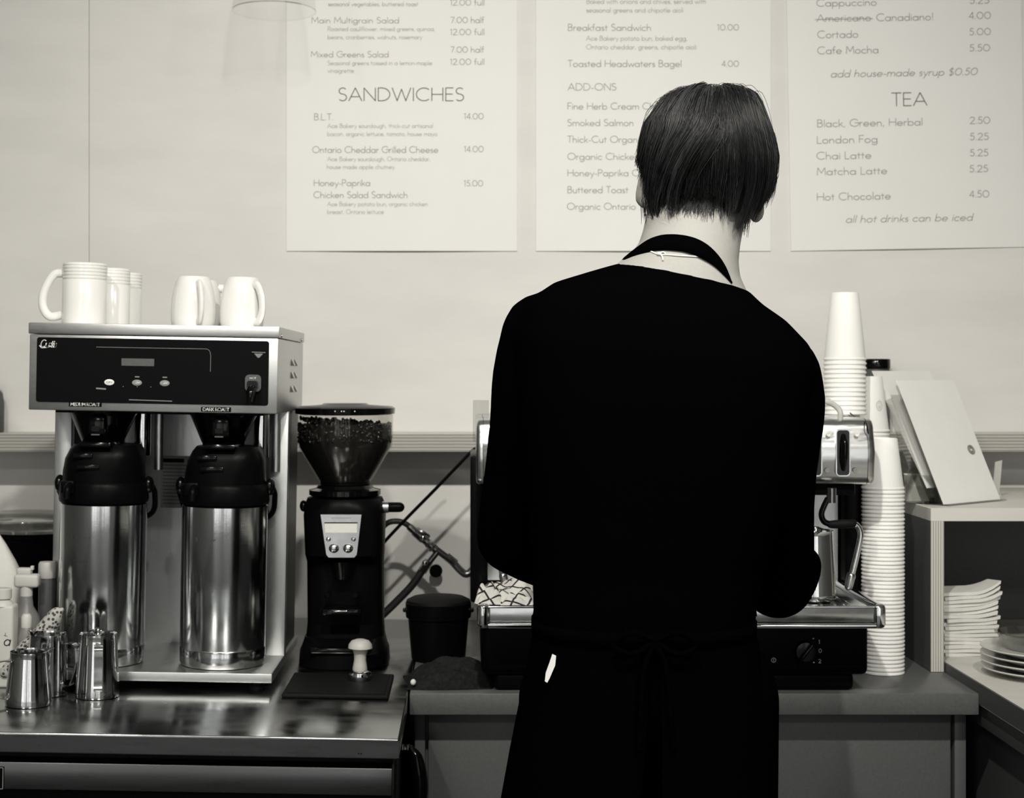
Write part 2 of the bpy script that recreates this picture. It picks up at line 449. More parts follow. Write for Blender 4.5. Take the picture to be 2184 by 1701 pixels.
# ------------------------------------------------------------------ a thin geometric letter face, drawn with strokes
def arc(cx, cy, rx, ry, a0, a1, n=None):
    n = n or max(4, int(abs(a1 - a0) / 24))
    return [(cx + rx * math.cos(math.radians(a0 + (a1 - a0) * i / n)), cy + ry * math.sin(math.radians(a0 + (a1 - a0) * i / n))) for i in range(n + 1)]
O_ = lambda cx=.3: arc(cx, .275, .265, .275, 0, 360)
def dot(x, y): return [(x, y - .035), (x, y + .035)]
GL = {
 ' ': (.30, []),
 'a': (.64, [O_(), [(.565, .55), (.565, 0)]]), 'b': (.64, [O_(.32), [(.055, 1), (.055, 0)]]),
 'c': (.54, [arc(.3, .275, .265, .275, 45, 315)]), 'd': (.64, [O_(), [(.565, 1), (.565, 0)]]),
 'e': (.62, [arc(.3, .275, .265, .275, 0, 320), [(.035, .275), (.565, .275)]]),
 'f': (.34, [[(.13, 0), (.13, .8)] + arc(.28, .82, .15, .16, 180, 80), [(0, .55), (.28, .55)]]),
 'g': (.64, [O_(), [(.565, .55), (.565, -.06)] + arc(.3, -.08, .265, .22, 0, -150)]),
 'h': (.56, [[(.055, 1), (.055, 0)], arc(.265, .3, .21, .25, 180, 0) + [(.475, 0)]]),
 'i': (.15, [[(.07, .55), (.07, 0)], dot(.07, .78)]), 'j': (.15, [[(.07, .55), (.07, -.3)], dot(.07, .78)]),
 'k': (.46, [[(.055, 1), (.055, 0)], [(.40, .55), (.06, .2)], [(.18, .32), (.43, 0)]]),
 'l': (.15, [[(.07, 1), (.07, 0)]]),
 'm': (.86, [[(.055, .55), (.055, 0)], arc(.24, .33, .185, .22, 180, 0) + [(.425, 0)], arc(.61, .33, .185, .22, 180, 0) + [(.795, 0)]]),
 'n': (.56, [[(.055, .55), (.055, 0)], arc(.265, .3, .21, .25, 180, 0) + [(.475, 0)]]),
 'o': (.62, [O_()]), 'p': (.64, [O_(.32), [(.055, .55), (.055, -.36)]]), 'q': (.64, [O_(), [(.565, .55), (.565, -.36)]]),
 'r': (.34, [[(.055, .55), (.055, 0)], arc(.25, .33, .195, .22, 180, 70)]),
 's': (.38, [arc(.19, .41, .13, .135, 40, 270, 8)[:-1] + arc(.18, .14, .15, .14, 90, -140, 8)]),
 't': (.34, [[(.15, .8), (.15, 0)], [(.01, .55), (.30, .55)]]),
 'u': (.56, [[(.055, .55)] + arc(.265, .23, .21, .23, 180, 360) + [(.475, .55)], [(.475, .55), (.475, 0)]]),
 'v': (.50, [[(.02, .55), (.25, 0), (.48, .55)]]), 'w': (.80, [[(.02, .55), (.20, 0), (.40, .5), (.60, 0), (.78, .55)]]),
 'x': (.48, [[(.03, .55), (.44, 0)], [(.44, .55), (.03, 0)]]), 'y': (.50, [[(.02, .55), (.26, .02)], [(.48, .55), (.12, -.36)]]),
 'z': (.46, [[(.04, .55), (.42, .55), (.03, 0), (.43, 0)]]),
 'A': (.82, [[(.02, 0), (.41, 1), (.80, 0)], [(.16, .32), (.66, .32)]]),
 'B': (.62, [[(.06, 0), (.06, 1), (.28, 1)] + arc(.28, .77, .22, .23, 90, -90) + [(.06, .54)], [(.28, .54)] + arc(.30, .27, .26, .27, 90, -90) + [(.06, 0)]]),
 'C': (.86, [arc(.50, .5, .46, .5, 50, 310)]), 'D': (.82, [[(.06, 0), (.06, 1), (.28, 1)] + arc(.28, .5, .48, .5, 90, -90) + [(.06, 0)]]),
 'E': (.56, [[(.5, 1), (.06, 1), (.06, 0), (.5, 0)], [(.06, .52), (.46, .52)]]), 'F': (.52, [[(.5, 1), (.06, 1), (.06, 0)], [(.06, .52), (.44, .52)]]),
 'G': (.94, [arc(.50, .5, .46, .5, 45, 360) + [(.55, .5)]]), 'H': (.78, [[(.06, 0), (.06, 1)], [(.72, 0), (.72, 1)], [(.06, .5), (.72, .5)]]),
 'I': (.16, [[(.08, 0), (.08, 1)]]), 'J': (.40, [[(.32, 1), (.32, .2)] + arc(.16, .2, .16, .2, 0, -150)]),
 'K': (.64, [[(.06, 0), (.06, 1)], [(.56, 1), (.06, .42)], [(.22, .6), (.6, 0)]]), 'L': (.50, [[(.06, 1), (.06, 0), (.46, 0)]]),
 'M': (.92, [[(.05, 0), (.12, 1), (.46, .28), (.80, 1), (.87, 0)]]), 'N': (.80, [[(.06, 0), (.06, 1), (.74, 0), (.74, 1)]]),
 'O': (1.0, [arc(.5, .5, .46, .5, 0, 360)]), 'P': (.58, [[(.06, 0), (.06, 1), (.28, 1)] + arc(.28, .73, .25, .27, 90, -90) + [(.06, .46)]]),
 'Q': (1.0, [arc(.5, .5, .46, .5, 0, 360), [(.6, .25), (.94, -.05)]]),
 'R': (.62, [[(.06, 0), (.06, 1), (.28, 1)] + arc(.28, .75, .24, .25, 90, -90) + [(.06, .5)], [(.28, .5), (.58, 0)]]),
 'S': (.58, [arc(.29, .76, .22, .24, 40, 262, 9)[:-1] + arc(.28, .26, .24, .26, 86, -140, 9)]),
 'T': (.60, [[(.02, 1), (.58, 1)], [(.30, 1), (.30, 0)]]), 'U': (.76, [[(.06, 1)] + arc(.38, .33, .32, .33, 180, 360) + [(.70, 1)]]),
 'V': (.80, [[(.02, 1), (.40, 0), (.78, 1)]]), 'W': (1.16, [[(.02, 1), (.32, 0), (.58, .9), (.84, 0), (1.14, 1)]]),
 'X': (.7, [[(.03, 1), (.66, 0)], [(.66, 1), (.03, 0)]]), 'Y': (.7, [[(.02, 1), (.35, .45), (.68, 1)], [(.35, .45), (.35, 0)]]), 'Z': (.64, [[(.05, 1), (.58, 1), (.04, 0), (.6, 0)]]),
 '0': (.76, [arc(.38, .47, .33, .47, 0, 360)]), '1': (.30, [[(.03, .82), (.18, .94), (.18, 0)]]),
 '2': (.58, [arc(.28, .68, .24, .26, 160, -20, 8) + [(.05, 0), (.54, 0)]]),
 '3': (.52, [arc(.24, .71, .2, .23, 150, -80), arc(.24, .25, .24, .25, 90, -150)]),
 '4': (.56, [[(.42, 0), (.42, .94), (.04, .26), (.54, .26)]]),
 '5': (.54, [[(.46, .94), (.16, .94), (.12, .56)] + arc(.25, .3, .24, .29, 118, -140, 9)]),
 '6': (.56, [arc(.28, .28, .24, .28, 0, 360), [(.06, .34), (.34, .94)]]), '7': (.54, [[(.04, .94), (.50, .94), (.18, 0)]]),
 '8': (.54, [arc(.27, .7, .2, .24, 0, 360), arc(.27, .24, .24, .24, 0, 360)]), '9': (.56, [arc(.28, .66, .24, .28, 0, 360), [(.5, .6), (.22, 0)]]),
 '.': (.17, [dot(.08, .035)]), ',': (.20, [[(.11, .06), (.05, -.12)]]), '-': (.34, [[(.05, .28), (.29, .28)]]), '!': (.2, [[(.1, 1), (.1, .28)], dot(.1, .035)]),
 '$': (.58, [arc(.29, .7, .2, .22, 40, 262, 8)[:-1] + arc(.28, .25, .22, .23, 86, -140, 8), [(.28, 1.05), (.28, -.1)]]),
}
def strokes(txt, track=.055):
    x, out = 0.0, []
    for ch in txt:
        w, ss = GL[ch]
        for st in ss:
            out.append([(x + a, b) for a, b in st])
        x += w + track
    return out, x - track

def pen(g, lines, th, fn):
    """draw strokes th thick; fn maps flat (u, v) to a point on the surface"""
    for ln in lines:
        for (a, b), (c, d) in zip(ln, ln[1:]):
            dx, dy = c - a, d - b
            L = math.hypot(dx, dy)
            if L < 1e-9:
                continue
            ex, ey = dx / L * th * .35, dy / L * th * .35
            nx, ny = -dy / L * th / 2, dx / L * th / 2
            q = [(a - ex + nx, b - ey + ny), (a - ex - nx, b - ey - ny), (c + ex - nx, d + ey - ny), (c + ex + nx, d + ey + ny)]
            g.add([fn(*p) for p in q], [(0, 1, 2, 3)])

def letters(txt, x0, z0, cap, width=None, th=.07, slant=0.0, prefix=None, y=0.0, warp=None, g=None, track=.055):
    """writing on an upright face; local x, z; returns the collected strokes"""
    g = g or G()
    ss, w = strokes(txt, track)
    wf = strokes(prefix, track)[1] if prefix else w
    sx = (width / wf) if width else cap
    lines = [[(x0 + (a + slant * b) * sx, z0 + b * cap) for a, b in ln] for ln in ss]
    pen(g, lines, th * cap, (lambda u, v: (u, y, v)) if warp is None else warp)
    return g
# ------------------------------------------------------------------ the room
WY = 3.85                                   # face of the wall that carries the menus
def struct(name, g, m, parent=None):
    o = g.build(name, m, parent)
    if parent is None:
        tag(o, kind='structure')
    return o

struct('floor', G().box(-3.2, 3.2, WIN_Y - 0.2, WY + 0.2, -0.1, 0.0), M['floor'])
struct('ceiling', G().box(-3.2, 3.2, WIN_Y - 0.2, WY + 0.2, 3.1, 3.2), M['ceiling'])
struct('wall_left', G().box(-3.2, -3.0, WIN_Y - 0.2, WY + 0.2, 0, 3.1), M['room'])
struct('wall_right', G().box(3.0, 3.2, WIN_Y - 0.2, WY + 0.2, 0, 3.1), M['room'])
wall_back = struct('wall_back', G().box(-3.0, 3.0, WY + 0.012, WY + 0.2, 0, 3.1), M['wall'])
for x0, x1 in ((-3.0, -2.1560), (-2.1550, -0.9370), (-0.9360, 0.4495), (0.4505, 1.7035), (1.7045, 3.0)):
    struct('wall_panel', G().box(x0, x1, WY, WY + 0.012, 0, 3.1, 0.0006, 1), M['wall'], wall_back)
# street front behind the viewer, with its windows
g = G()
edges = [-3.0] + [e for wx, ww in WINDOWS for e in (wx - ww / 2, wx + ww / 2)] + [3.0]
for i in range(0, len(edges), 2):
    g.box(edges[i], edges[i + 1], WIN_Y - 0.2, WIN_Y, 0, 3.1)
for wx, ww in WINDOWS:
    g.box(wx - ww / 2, wx + ww / 2, WIN_Y - 0.2, WIN_Y, 0, WIN_Z0)
    g.box(wx - ww / 2, wx + ww / 2, WIN_Y - 0.2, WIN_Y, WIN_Z1, 3.1)
struct('wall_front', g, M['room'])
for i, (wx, ww) in enumerate(WINDOWS):
    w = link('window_%d' % (i + 1), None)
    tag(w, kind='structure')
    g = G()
    g.box(wx - ww / 2, wx - ww / 2 + .03, WIN_Y - .08, WIN_Y - .02, WIN_Z0, WIN_Z1)
    g.box(wx + ww / 2 - .03, wx + ww / 2, WIN_Y - .08, WIN_Y - .02, WIN_Z0, WIN_Z1)
    g.box(wx - ww / 2, wx + ww / 2, WIN_Y - .08, WIN_Y - .02, WIN_Z0, WIN_Z0 + .03)
    g.box(wx - ww / 2, wx + ww / 2, WIN_Y - .08, WIN_Y - .02, WIN_Z1 - .03, WIN_Z1)
    nm = max(2, int(round(ww / .17)))
    for q_ in range(1, nm):  # uprights added to split the window reflections into streaks
        mx_ = wx - ww / 2 + ww * q_ / nm
        g.box(mx_ - .018, mx_ + .018, WIN_Y - .08, WIN_Y - .02, WIN_Z0, WIN_Z1)
    g.build('window_frame', M['black'], w)
    G().box(wx - ww / 2, wx + ww / 2, WIN_Y - .055, WIN_Y - .050, WIN_Z0, WIN_Z1).build('pane', M['glass'], w)

# plywood ledge along the wall
LY = 3.70
ledge_top = P(0, 925, LY).z
ledge_bot = P(0, 963, LY).z
trim = struct('trim_1', G().box(-3.0, 3.0, LY + .002, WY, ledge_bot, ledge_top, 0.001, 1), M['plytop'])
struct('plywood_edge', G().box(-3.0, 3.0, LY - .001, LY + .003, ledge_bot + .0005, ledge_top - .0008), M['ply'], trim)

# ------------------------------------------------------------------ menu sheets
def menu(name_label, x0, x1, ybot, rot, lines, cat='menu', lift=0.006):
    """lines: (text, left px, right px, baseline px, capital px, kind, prefix)"""
    D = WY - 0.004
    k = D / F
    org = P(x0, ybot, D)
    W_, H_ = (x1 - x0) * k, 1.05
    root = thing('menu_sheet', name_label, cat, org)
    root.rotation_euler = (0, -math.radians(rot), 0)
    def bow(x, z):
        t = x / W_ * 2 - 1
        return -lift * max(0.0, 1 - t * t) ** 2 * math.exp(-max(z, 0) / 0.10)
    g = G()
    nx, nz = 20, 24
    zs = [H_ * (i / nz) ** 1.8 for i in range(nz + 1)]
    for side, dy in ((0, 0.0), (1, 0.0035)):
        o = len(g.v)
        v = [(W_ * i / nx, bow(W_ * i / nx, z) + dy, z) for z in zs for i in range(nx + 1)]
        f = [(j * (nx + 1) + i, j * (nx + 1) + i + 1, (j + 1) * (nx + 1) + i + 1, (j + 1) * (nx + 1) + i) for j in range(nz) for i in range(nx)]
        g.add(v, f)
    n1 = (nx + 1) * (nz + 1)
    loop = [i for i in range(nx + 1)] + [j * (nx + 1) + nx for j in range(1, nz + 1)] + [nz * (nx + 1) + i for i in range(nx - 1, -1, -1)] + [j * (nx + 1) for j in range(nz - 1, 0, -1)]
    for a, b in zip(loop, loop[1:] + loop[:1]):
        g.f.append((a, b, b + n1, a + n1))
    g.build('sheet', M['paper'], root)
    c, s = math.cos(math.radians(rot)), math.sin(math.radians(rot))
    def loc(px, py):
        u, v = (px - x0) * k, (ybot - py) * k
        return u * c + v * s, -u * s + v * c
    for txt, lx, rx, by, cap, kind, prefix in lines:
        u, v = loc(lx, by)
        ink = {'h': 'ink', 'i': 'ink2', 'd': 'ink3', 't': 'ink2', 'x': 'ink2'}[kind]
        th = {'h': .062, 'i': .085, 'd': .10, 't': .085, 'x': .085}[kind]
        g = letters(txt, u, v, cap * k, (rx - lx) * k, th, .18 if kind == 't' else 0.0, prefix, warp=lambda a, b: (a, bow(a, b) - 0.0007, b))
        if kind == 'x':
            pen(g, [[(u - .004, v + cap * k * .30), (u + (rx - lx) * k + .004, v + cap * k * .30)]], .0016, lambda a, b: (a, bow(a, b) - 0.0008, b))
        g.build({'h': 'heading', 'i': 'menu_line', 'd': 'description_line', 't': 'slanted_line', 'x': 'struck_line'}[kind], M[ink], root, sharp=0)
    return root

menu('white menu sheet headed SANDWICHES, leftmost of the three on the wall', 611, 1103, 535, 0.0, [
    ('seasonal vegetables, buttered toast', 700, 892, 13, 9, 'd', None), ('12.00 full', 960, 1033.6, 11.5, 13, 'i', None),
    ('Main Multigrain Salad', 664, 851.6, 49.5, 12.5, 'i', None), ('7.00 half', 961, 1032.7, 49, 13, 'i', None),
    ('Roasted cauliflower, mixed greens, quinoa,', 698.7, 928, 66, 9, 'd', None), ('12.00 full', 960, 1033.6, 74.5, 13, 'i', None),
    ('beans, cranberries, walnuts, rosemary', 698.7, 900.6, 83.4, 9, 'd', None),
    ('Mixed Greens Salad', 663, 829.3, 122, 12.5, 'i', None), ('7.00 half', 961, 1032.7, 112, 13, 'i', None), ('12.00 full', 960, 1033.6, 138, 13, 'i', None),
    ('Seasonal greens tossed in a lemon-maple', 698.7, 921.8, 138.7, 9, 'd', None), ('vinaigrette', 698.7, 755, 155, 9, 'd', None),
    ('SANDWICHES', 720.8, 991, 215, 27.5, 'h', None),
    ('B.L.T.', 669.8, 711, 256, 13.5, 'i', None), ('14.00', 989.8, 1031.7, 254, 13, 'i', None),
    ('Ace Bakery sourdough, thick-cut artisanal', 698, 923.8, 272.6, 9, 'd', None), ('bacon, organic lettuce, tomato, house mayo', 698, 933, 289.8, 9, 'd', None),
    ('Ontario Cheddar Grilled Cheese', 666, 934.8, 325.7, 13.5, 'i', None), ('14.00', 989.8, 1031.7, 324, 13, 'i', None),
    ('Ace Bakery sourdough, Ontario cheddar,', 698, 918, 343.3, 9, 'd', None), ('house made apple chutney', 697, 841.7, 360, 9, 'd', None),
    ('Honey-Paprika', 669, 790, 396.4, 13.5, 'i', None), ('15.00', 989.5, 1030.5, 397, 13, 'i', None),
    ('Chicken Salad Sandwich', 668.6, 869.8, 422, 13.5, 'i', None),
    ('Ace Bakery potato bun, organic chicken', 698, 912.4, 439.3, 9, 'd', None), ('breast, Ontario lettuce', 698, 819, 456, 9, 'd', None)])
menu('white menu sheet with the ADD-ONS list, partly hidden by the barista\'s head', 1143, 1644, 535, 0.0, [
    ('Baked with onions and chives, served with', 1250.6, 1506, 8, 10, 'd', None), ('seasonal greens and chipotle aioli', 1250.6, 1457.7, 26.5, 10, 'd', None),
    ('Breakfast Sandwich', 1211, 1389, 65.5, 14, 'i', None), ('10.00', 1529.8, 1576, 64.5, 13, 'i', None),
    ('Ace Bakery potato bun, baked egg,', 1250, 1466, 86.5, 10, 'd', None), ('Ontario cheddar, greens, chipotle aioli', 1250, 1485.6, 105, 10, 'd', None),
    ('Toasted Headwaters Bagel', 1211, 1454, 142.5, 14, 'i', None), ('4.00', 1539, 1576, 142, 13, 'i', None),
    ('ADD-ONS', 1211, 1315, 192.5, 14.5, 'i', None),
    ('Fine Herb Cream Cheese', 1210, 1363, 233.3, 14, 'i', 'Fine Herb Cream'), ('Smoked Salmon', 1210, 1351.6, 268.5, 14, 'i', None),
    ('Thick-Cut Organic', 1210, 1360, 304, 14, 'i', 'Thick-Cut Organ'), ('Organic Chicken', 1210, 1353, 340.5, 14, 'i', 'Organic Chicke'),
    ('Honey-Paprika Chicken', 1210, 1340.7, 375.5, 14, 'i', 'Honey-Paprika'), ('Buttered Toast', 1210, 1340, 411.5, 14, 'i', None),
    ('Organic Ontario', 1209, 1356, 447, 14, 'i', None)])
menu('white drinks menu sheet headed TEA, hung slightly askew at the right', 1687, 2187, 535, 1.0, [
    ('Cappuccino', 1741, 1870, 14, 15, 'i', None), ('5.25', 2067.7, 2110, 8, 15, 'i', None),
    ('Americano', 1741.8, 1858, 46.5, 15, 'x', None), ('Canadiano!', 1868.9, 1991, 45, 15.5, 'i', None), ('4.00', 2066, 2113.6, 40.5, 15, 'i', None),
    ('Cortado', 1743, 1830.7, 81.5, 15.5, 'i', None), ('5.00', 2067, 2113.6, 75, 15, 'i', None),
    ('Cafe Mocha', 1743, 1874, 115.5, 15.5, 'i', None), ('5.50', 2067, 2112, 109.5, 15, 'i', None),
    ('add house-made syrup $0.50', 1771, 2084, 165, 15.5, 't', None),
    ('TEA', 1901, 1977.6, 226, 27.5, 'h', None),
    ('Black, Green, Herbal', 1742.5, 1968, 271, 15.5, 'i', None), ('2.50', 2068, 2112, 264, 15, 'i', None),
    ('London Fog', 1741.8, 1872, 306, 15.5, 'i', None), ('5.25', 2068, 2109, 298.5, 15, 'i', None),
    ('Chai Latte', 1741, 1858.7, 340, 15.5, 'i', None), ('5.25', 2068, 2108, 333, 15, 'i', None),
    ('Matcha Latte', 1741.8, 1892.4, 373.5, 15.5, 'i', None), ('5.25', 2067, 2107.5, 367, 15, 'i', None),
    ('Hot Chocolate', 1741.8, 1900, 427.5, 15.5, 'i', None), ('4.50', 2067, 2110, 421, 15, 'i', None),
    ('all hot drinks can be iced', 1803, 2074, 475, 15.5, 't', None)], lift=0.004)

# ------------------------------------------------------------------ ceiling spotlights aimed at the wall
SY = 1.05
for i, (sx, tx, kind_) in enumerate(((-0.9, -0.75, 'over the coffee brewer'), (0.0, -0.05, 'behind the barista'), (0.85, 0.65, 'over the espresso machine'))):
    pos = Vector((sx, SY, 2.86))
    aim = Vector((tx, WY, (.85, .95, .90)[i]))
    d = (aim - pos).normalized()
    lamp = thing('track_spotlight', 'black ceiling spotlight aimed at the menu wall, ' + kind_, 'spotlight', (sx, SY, 3.1), group='ceiling spotlights')
    q = d.to_track_quat('-Z', 'Y').to_matrix().to_4x4()
    L = Matrix.Translation(pos - Vector((sx, SY, 3.1))) @ q
    G().box(-.05, .05, -.02, .02, -.02, 0.0, .002).build('mount', M['black'], lamp)
    G().tube([(0, 0, -.01), (0, 0, -.17)], .008).build('stem', M['black'], lamp)
    G().lathe([(0.0, .14), (.04, .14), (.047, .12), (.05, .0), (.046, .0), (.043, .10), (0, .10)], 28, L).build('housing', M['black'], lamp)
    ld = bpy.data.lights.new('spotlight_beam', 'SPOT')
    ld.energy = SPOT_POWER * (.58, 1.1, .74)[i]
    ld.color = WARM
    ld.spot_size = math.radians(100)
    ld.spot_blend = 1.0
    ld.shadow_soft_size = 0.035
    lo = link('spotlight_beam', ld, lamp)
    lo.matrix_local = L @ Matrix.Translation((0, 0, -.02))

for k_, (lx_, ly_) in enumerate(((-1.3, -1.6), (1.3, -1.6))):  # unseen lamps, added to brighten the room mirrored in the steel
    lamp = thing('added_panel_lamp', 'added flat square fill lamp brightening the room behind the viewer, ' + ('left' if k_ == 0 else 'right') + ' of the pair', 'lamp', (lx_, ly_, 3.1), group='added fill lamps')
    G().box(-.36, .36, -.36, .36, -.05, -.03, .004).box(-.36, .36, -.36, -.33, -.06, 0).box(-.36, .36, .33, .36, -.06, 0).box(-.36, -.33, -.36, .36, -.06, 0).box(.33, .36, -.36, .36, -.06, 0).build('frame', M['black'], lamp)
    ld = bpy.data.lights.new('fill_light', 'AREA')
    ld.size = .62
    ld.energy = FILL_POWER
    ld.color = WARM
    lo = link('fill_light', ld, lamp)
    lo.location = (0, 0, -.062)

# ------------------------------------------------------------------ steel work table on the left
tx0, tx1, ty0, ty1 = -1.75, -0.115, 2.578, 3.835
t = on_table(thing('work_table', 'stainless steel work table with a drawer, holding brewer and grinder', 'work table', (tx1, ty0, 0)))
X0 = tx0 - tx1
Yb = ty1 - ty0
G().box(X0, 0, 0, Yb, CT - .034, CT, .003, 3).build('table_top', M['table'], t)
G().box(X0, 0.0005, -.0012, .0005, CT - .032, CT - .003, .0005, 1).build('darkened_lip', M['tablefront'], t)  # added strip; the dim tone of the lip's front is in its colour
G().box(X0, -.012, .055, Yb, .12, CT - .036, .002).build('cabinet_body', M['black'], t)
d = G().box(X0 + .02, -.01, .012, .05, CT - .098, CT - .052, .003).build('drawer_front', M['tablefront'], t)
G().box(X0 + .02, -.012, .028, .052, CT - .125, CT - .098).build('finger_recess', M['black'], d)
for a, b in ((X0 + .02, -.82), (-.81, -.01)):
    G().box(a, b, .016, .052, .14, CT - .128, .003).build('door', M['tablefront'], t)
for a in (X0 + .06, -.06):
    for b in (.1, Yb - .08):
        G().lathe([(.022, 0), (.022, .015), (.014, .02), (.014, .13)], 16, Matrix.Translation((a, b, -.015))).build('leg', M['black'], t)
g = G()
bx0, bx1, bz0, bz1 = -.675, -.6565, CT - .097, CT - .062
pen(g, [[(bx0, bz0), (bx1, bz0), (bx1, bz1), (bx0, bz1), (bx0, bz0)]], .0012, lambda u, v: (u, .0112, v))
letters('E', bx0 + .009, bz0 + .004, .008, None, .1, y=.0112, g=g)
letters('E', bx0 + .009, bz0 + .016, .008, None, .1, y=.0112, g=g)
bd = G().box(bx0 - .002, bx1 + .002, .0114, .0125, bz0 - .002, bz1 + .002).build('rating_plate', M['black'], d)
g.build('plate_print', M['grey'], t)
g = G()
for hx in (-.0665, -.0625):
    g.lathe([(.0, 0), (.0012, 0), (.0012, .001), (0, .001)], 10, Matrix.Translation((hx, -.0013, CT - .025)) @ Matrix.Rotation(PI / 2, 4, 'X'))
g.build('rivet', M['black'], t)

# ------------------------------------------------------------------ right-hand worktop and cabinet
cx0, cx1, cy0, cy1 = -0.112, 0.963, 2.947, 3.835
ct = thing('countertop', 'grey laminate countertop under the espresso machine', 'countertop', ((cx0 + cx1) / 2, (cy0 + cy1) / 2, CT - .041))
hw, hd = (cx1 - cx0) / 2, (cy1 - cy0) / 2
G().box(-hw, hw, -hd, hd, 0, .041, .0025).build('top_slab', M['laminate'], ct)
cb = thing('base_cabinet', 'grey panelled cabinet below the countertop, behind the barista', 'cabinet', ((cx0 + cx1) / 2, cy0 + .05, 0))
G().box(-hw + .012, hw - .012, .03, 2 * hd - .06, .09, CT - .042).build('body', M['sidegrey'], cb)
G().box(-hw + .03, hw - .03, .06, 2 * hd - .1, 0, .09).build('plinth', M['black'], cb)
for a, b in ((-hw + .008, -hw + .028), (-hw + .034, -.02), (-.016, hw - .036), (hw - .028, hw - .006)):
    G().box(a, b, .008, .03, .10, CT - .052, .0015).build('door' if b - a > .1 else 'end_panel', M['panel'], cb)

# ------------------------------------------------------------------ return counter on the right
rc = thing('return_counter', 'pale birch return counter running towards the viewer at the right edge', 'counter', (0.966, 3.735, CT - .025))
G().box(.001, 1.2, -2.1, 0, .0, .044, .002).build('top_board', M['plytop'], rc)
G().box(-.003, .001, -2.1, 0, .006, .043).build('board_edge', M['sidegrey'], rc)
G().box(.012, 1.2, -2.05, 0, -.045, .0, .002).build('apron_rail', M['sidegrey'], rc)
G().box(.05, 1.2, -2.0, 0, -(CT - .025), -.045).build('counter_body', M['sidegrey'], rc)

# ------------------------------------------------------------------ plywood shelf unit standing at the corner
SZ = P(0, 1083, 3.157).z            # its top face
sx0 = (1985 - VX) * 3.157 / F
sh = thing('shelf_unit', 'open plywood shelf box with grey outer side, on the right', 'shelf', (sx0, 3.157, CT))
H_ = SZ - CT
G().box(0, .0265, .002, .58, 0.001, H_ - .0265).build('side_panel', M['sidegrey'], sh)
G().box(.0, .0265, -.001, .002, 0.001, H_ - .0265).build('ply_edge', M['plyv'], sh)
G().box(0, .95, .002, .58, H_ - .0265, H_, .001, 1).build('top_board', M['plytop'], sh)
G().box(0.0, .95, -.001, .002, H_ - .0262, H_ - .0003).build('ply_edge', M['plytop'], sh)
G().box(.922, .95, .002, .58, .02, H_ - .0265).build('side_panel', M['plytop'], sh)
G().box(.0265, .922, .565, .578, .02, H_ - .0265).build('back_panel', M['sidegrey'], sh)
# ------------------------------------------------------------------ twin coffee brewer
bc = Vector((-0.6025, 3.115, CT))
br = on_table(thing('coffee_brewer', 'stainless twin coffee brewer with black control panel, mugs on top', 'coffee brewer', bc))
def bz(py, D=2.93): return P(0, py, D).z - CT - .0083   # heights above the table at the brewer's middle
bwx = .2333
zb, ztop, zlid = bz(878), bz(692), bz(717)
hous = G().box(-bwx, bwx, -.185, .255, zb, zlid, .002).build('upper_housing', M['steel'], br)
G().box(-bwx - .002, bwx + .002, -.188, .257, zlid + .001, ztop, .002).build('top_tray', M['steel'], br)
for yy in (-.155, .2):
    G().lathe([(0, 0), (.004, 0), (.0035, .0025), (0, .003)], 12, Matrix.Translation((bwx + .0018, yy, zlid + .006)) @ Matrix.Rotation(PI / 2, 4, 'Y')).build('screw', M['chrome'], br)
def fx(px): return (px - 327) * 2.93 / F
def fz(py): return bz(py)
# the black fascia with rounded corners
def rrect(x0, x1, z0, z1, r, n=5):
    pts = []
    for cx, cz, a in ((x1 - r, z1 - r, 0), (x0 + r, z1 - r, 90), (x0 + r, z0 + r, 180), (x1 - r, z0 + r, 270)):
        pts += [(cx + r * math.cos(math.radians(a + 90 * i / n)), cz + r * math.sin(math.radians(a + 90 * i / n))) for i in range(n + 1)]
    return pts
fas = G().prism(rrect(fx(78), fx(573), fz(861), fz(723), .005), -.1868, -.1845).build('control_panel', M['blackpanel'], br)
yp = -.1872
fp = lambda u, v: (u, yp, v)
g = G()
pen(g, [[(fx(205), fz(742)), (fx(440), fz(742))] + [(fx(443), fz(743)), (fx(447), fz(747)), (fx(449), fz(755)), (fx(449), fz(790))]], .0007, fp)
g.build('panel_outline', M['grey'], fas)
g = letters('Curtis', fx(85), fz(744), .0135, fx(119) - fx(85), .12, .30, y=yp)
pen(g, [[(fx(84), fz(741)), (fx(88), fz(745.5)), (fx(100), fz(744.5)), (fx(116), fz(739))]], .0016, fp)
g.build('brand_lettering', M['white'], fas)
G().box(fx(259), fx(329), yp - .0008, yp, fz(781), fz(765), .0004, 1).build('display', M['lcd'], fas)
for bxp, mm in ((234, 'white'), (293, 'pale'), (352, 'pale')):
    b_ = G().lathe([(0, 0), (1, 0), (1, .6), (.8, 1), (0, 1)], 24, Matrix.Translation((fx(bxp), yp, fz(816.5))) @ Matrix.Diagonal((.0092, .0015, .0056, 1)) @ Matrix.Rotation(PI / 2, 4, 'X')).build('button', M['white' if mm == 'white' else 'grey'], fas)
    g = letters('ON' if mm == 'white' else 'BREW', fx(bxp) - .0055, fz(818), .003, .011, .2, y=yp - .0017)
    g.build('button_print', M['ink' if mm == 'white' else 'white'], b_)
g = G()
for bxp in (293, 352):
    pen(g, [[(fx(bxp - 4), fz(804)), (fx(bxp + 4), fz(804))]], .002, fp)
pen(g, [[(fx(207), fz(830)), (fx(226), fz(831))]], .0026, fp)
pen(g, [[(fx(277), fz(853)), (fx(368), fz(854.5))]], .0014, fp)
pen(g, [[(fx(537), fz(747)), (fx(565), fz(747.5))]], .0012, fp)
for k_ in range(4):
    pen(g, [[(fx(543 + k_ * 2), fz(751 + k_ * 2.2)), (fx(559 - k_ * 2), fz(751 + k_ * 2.2))]], .0016, fp)
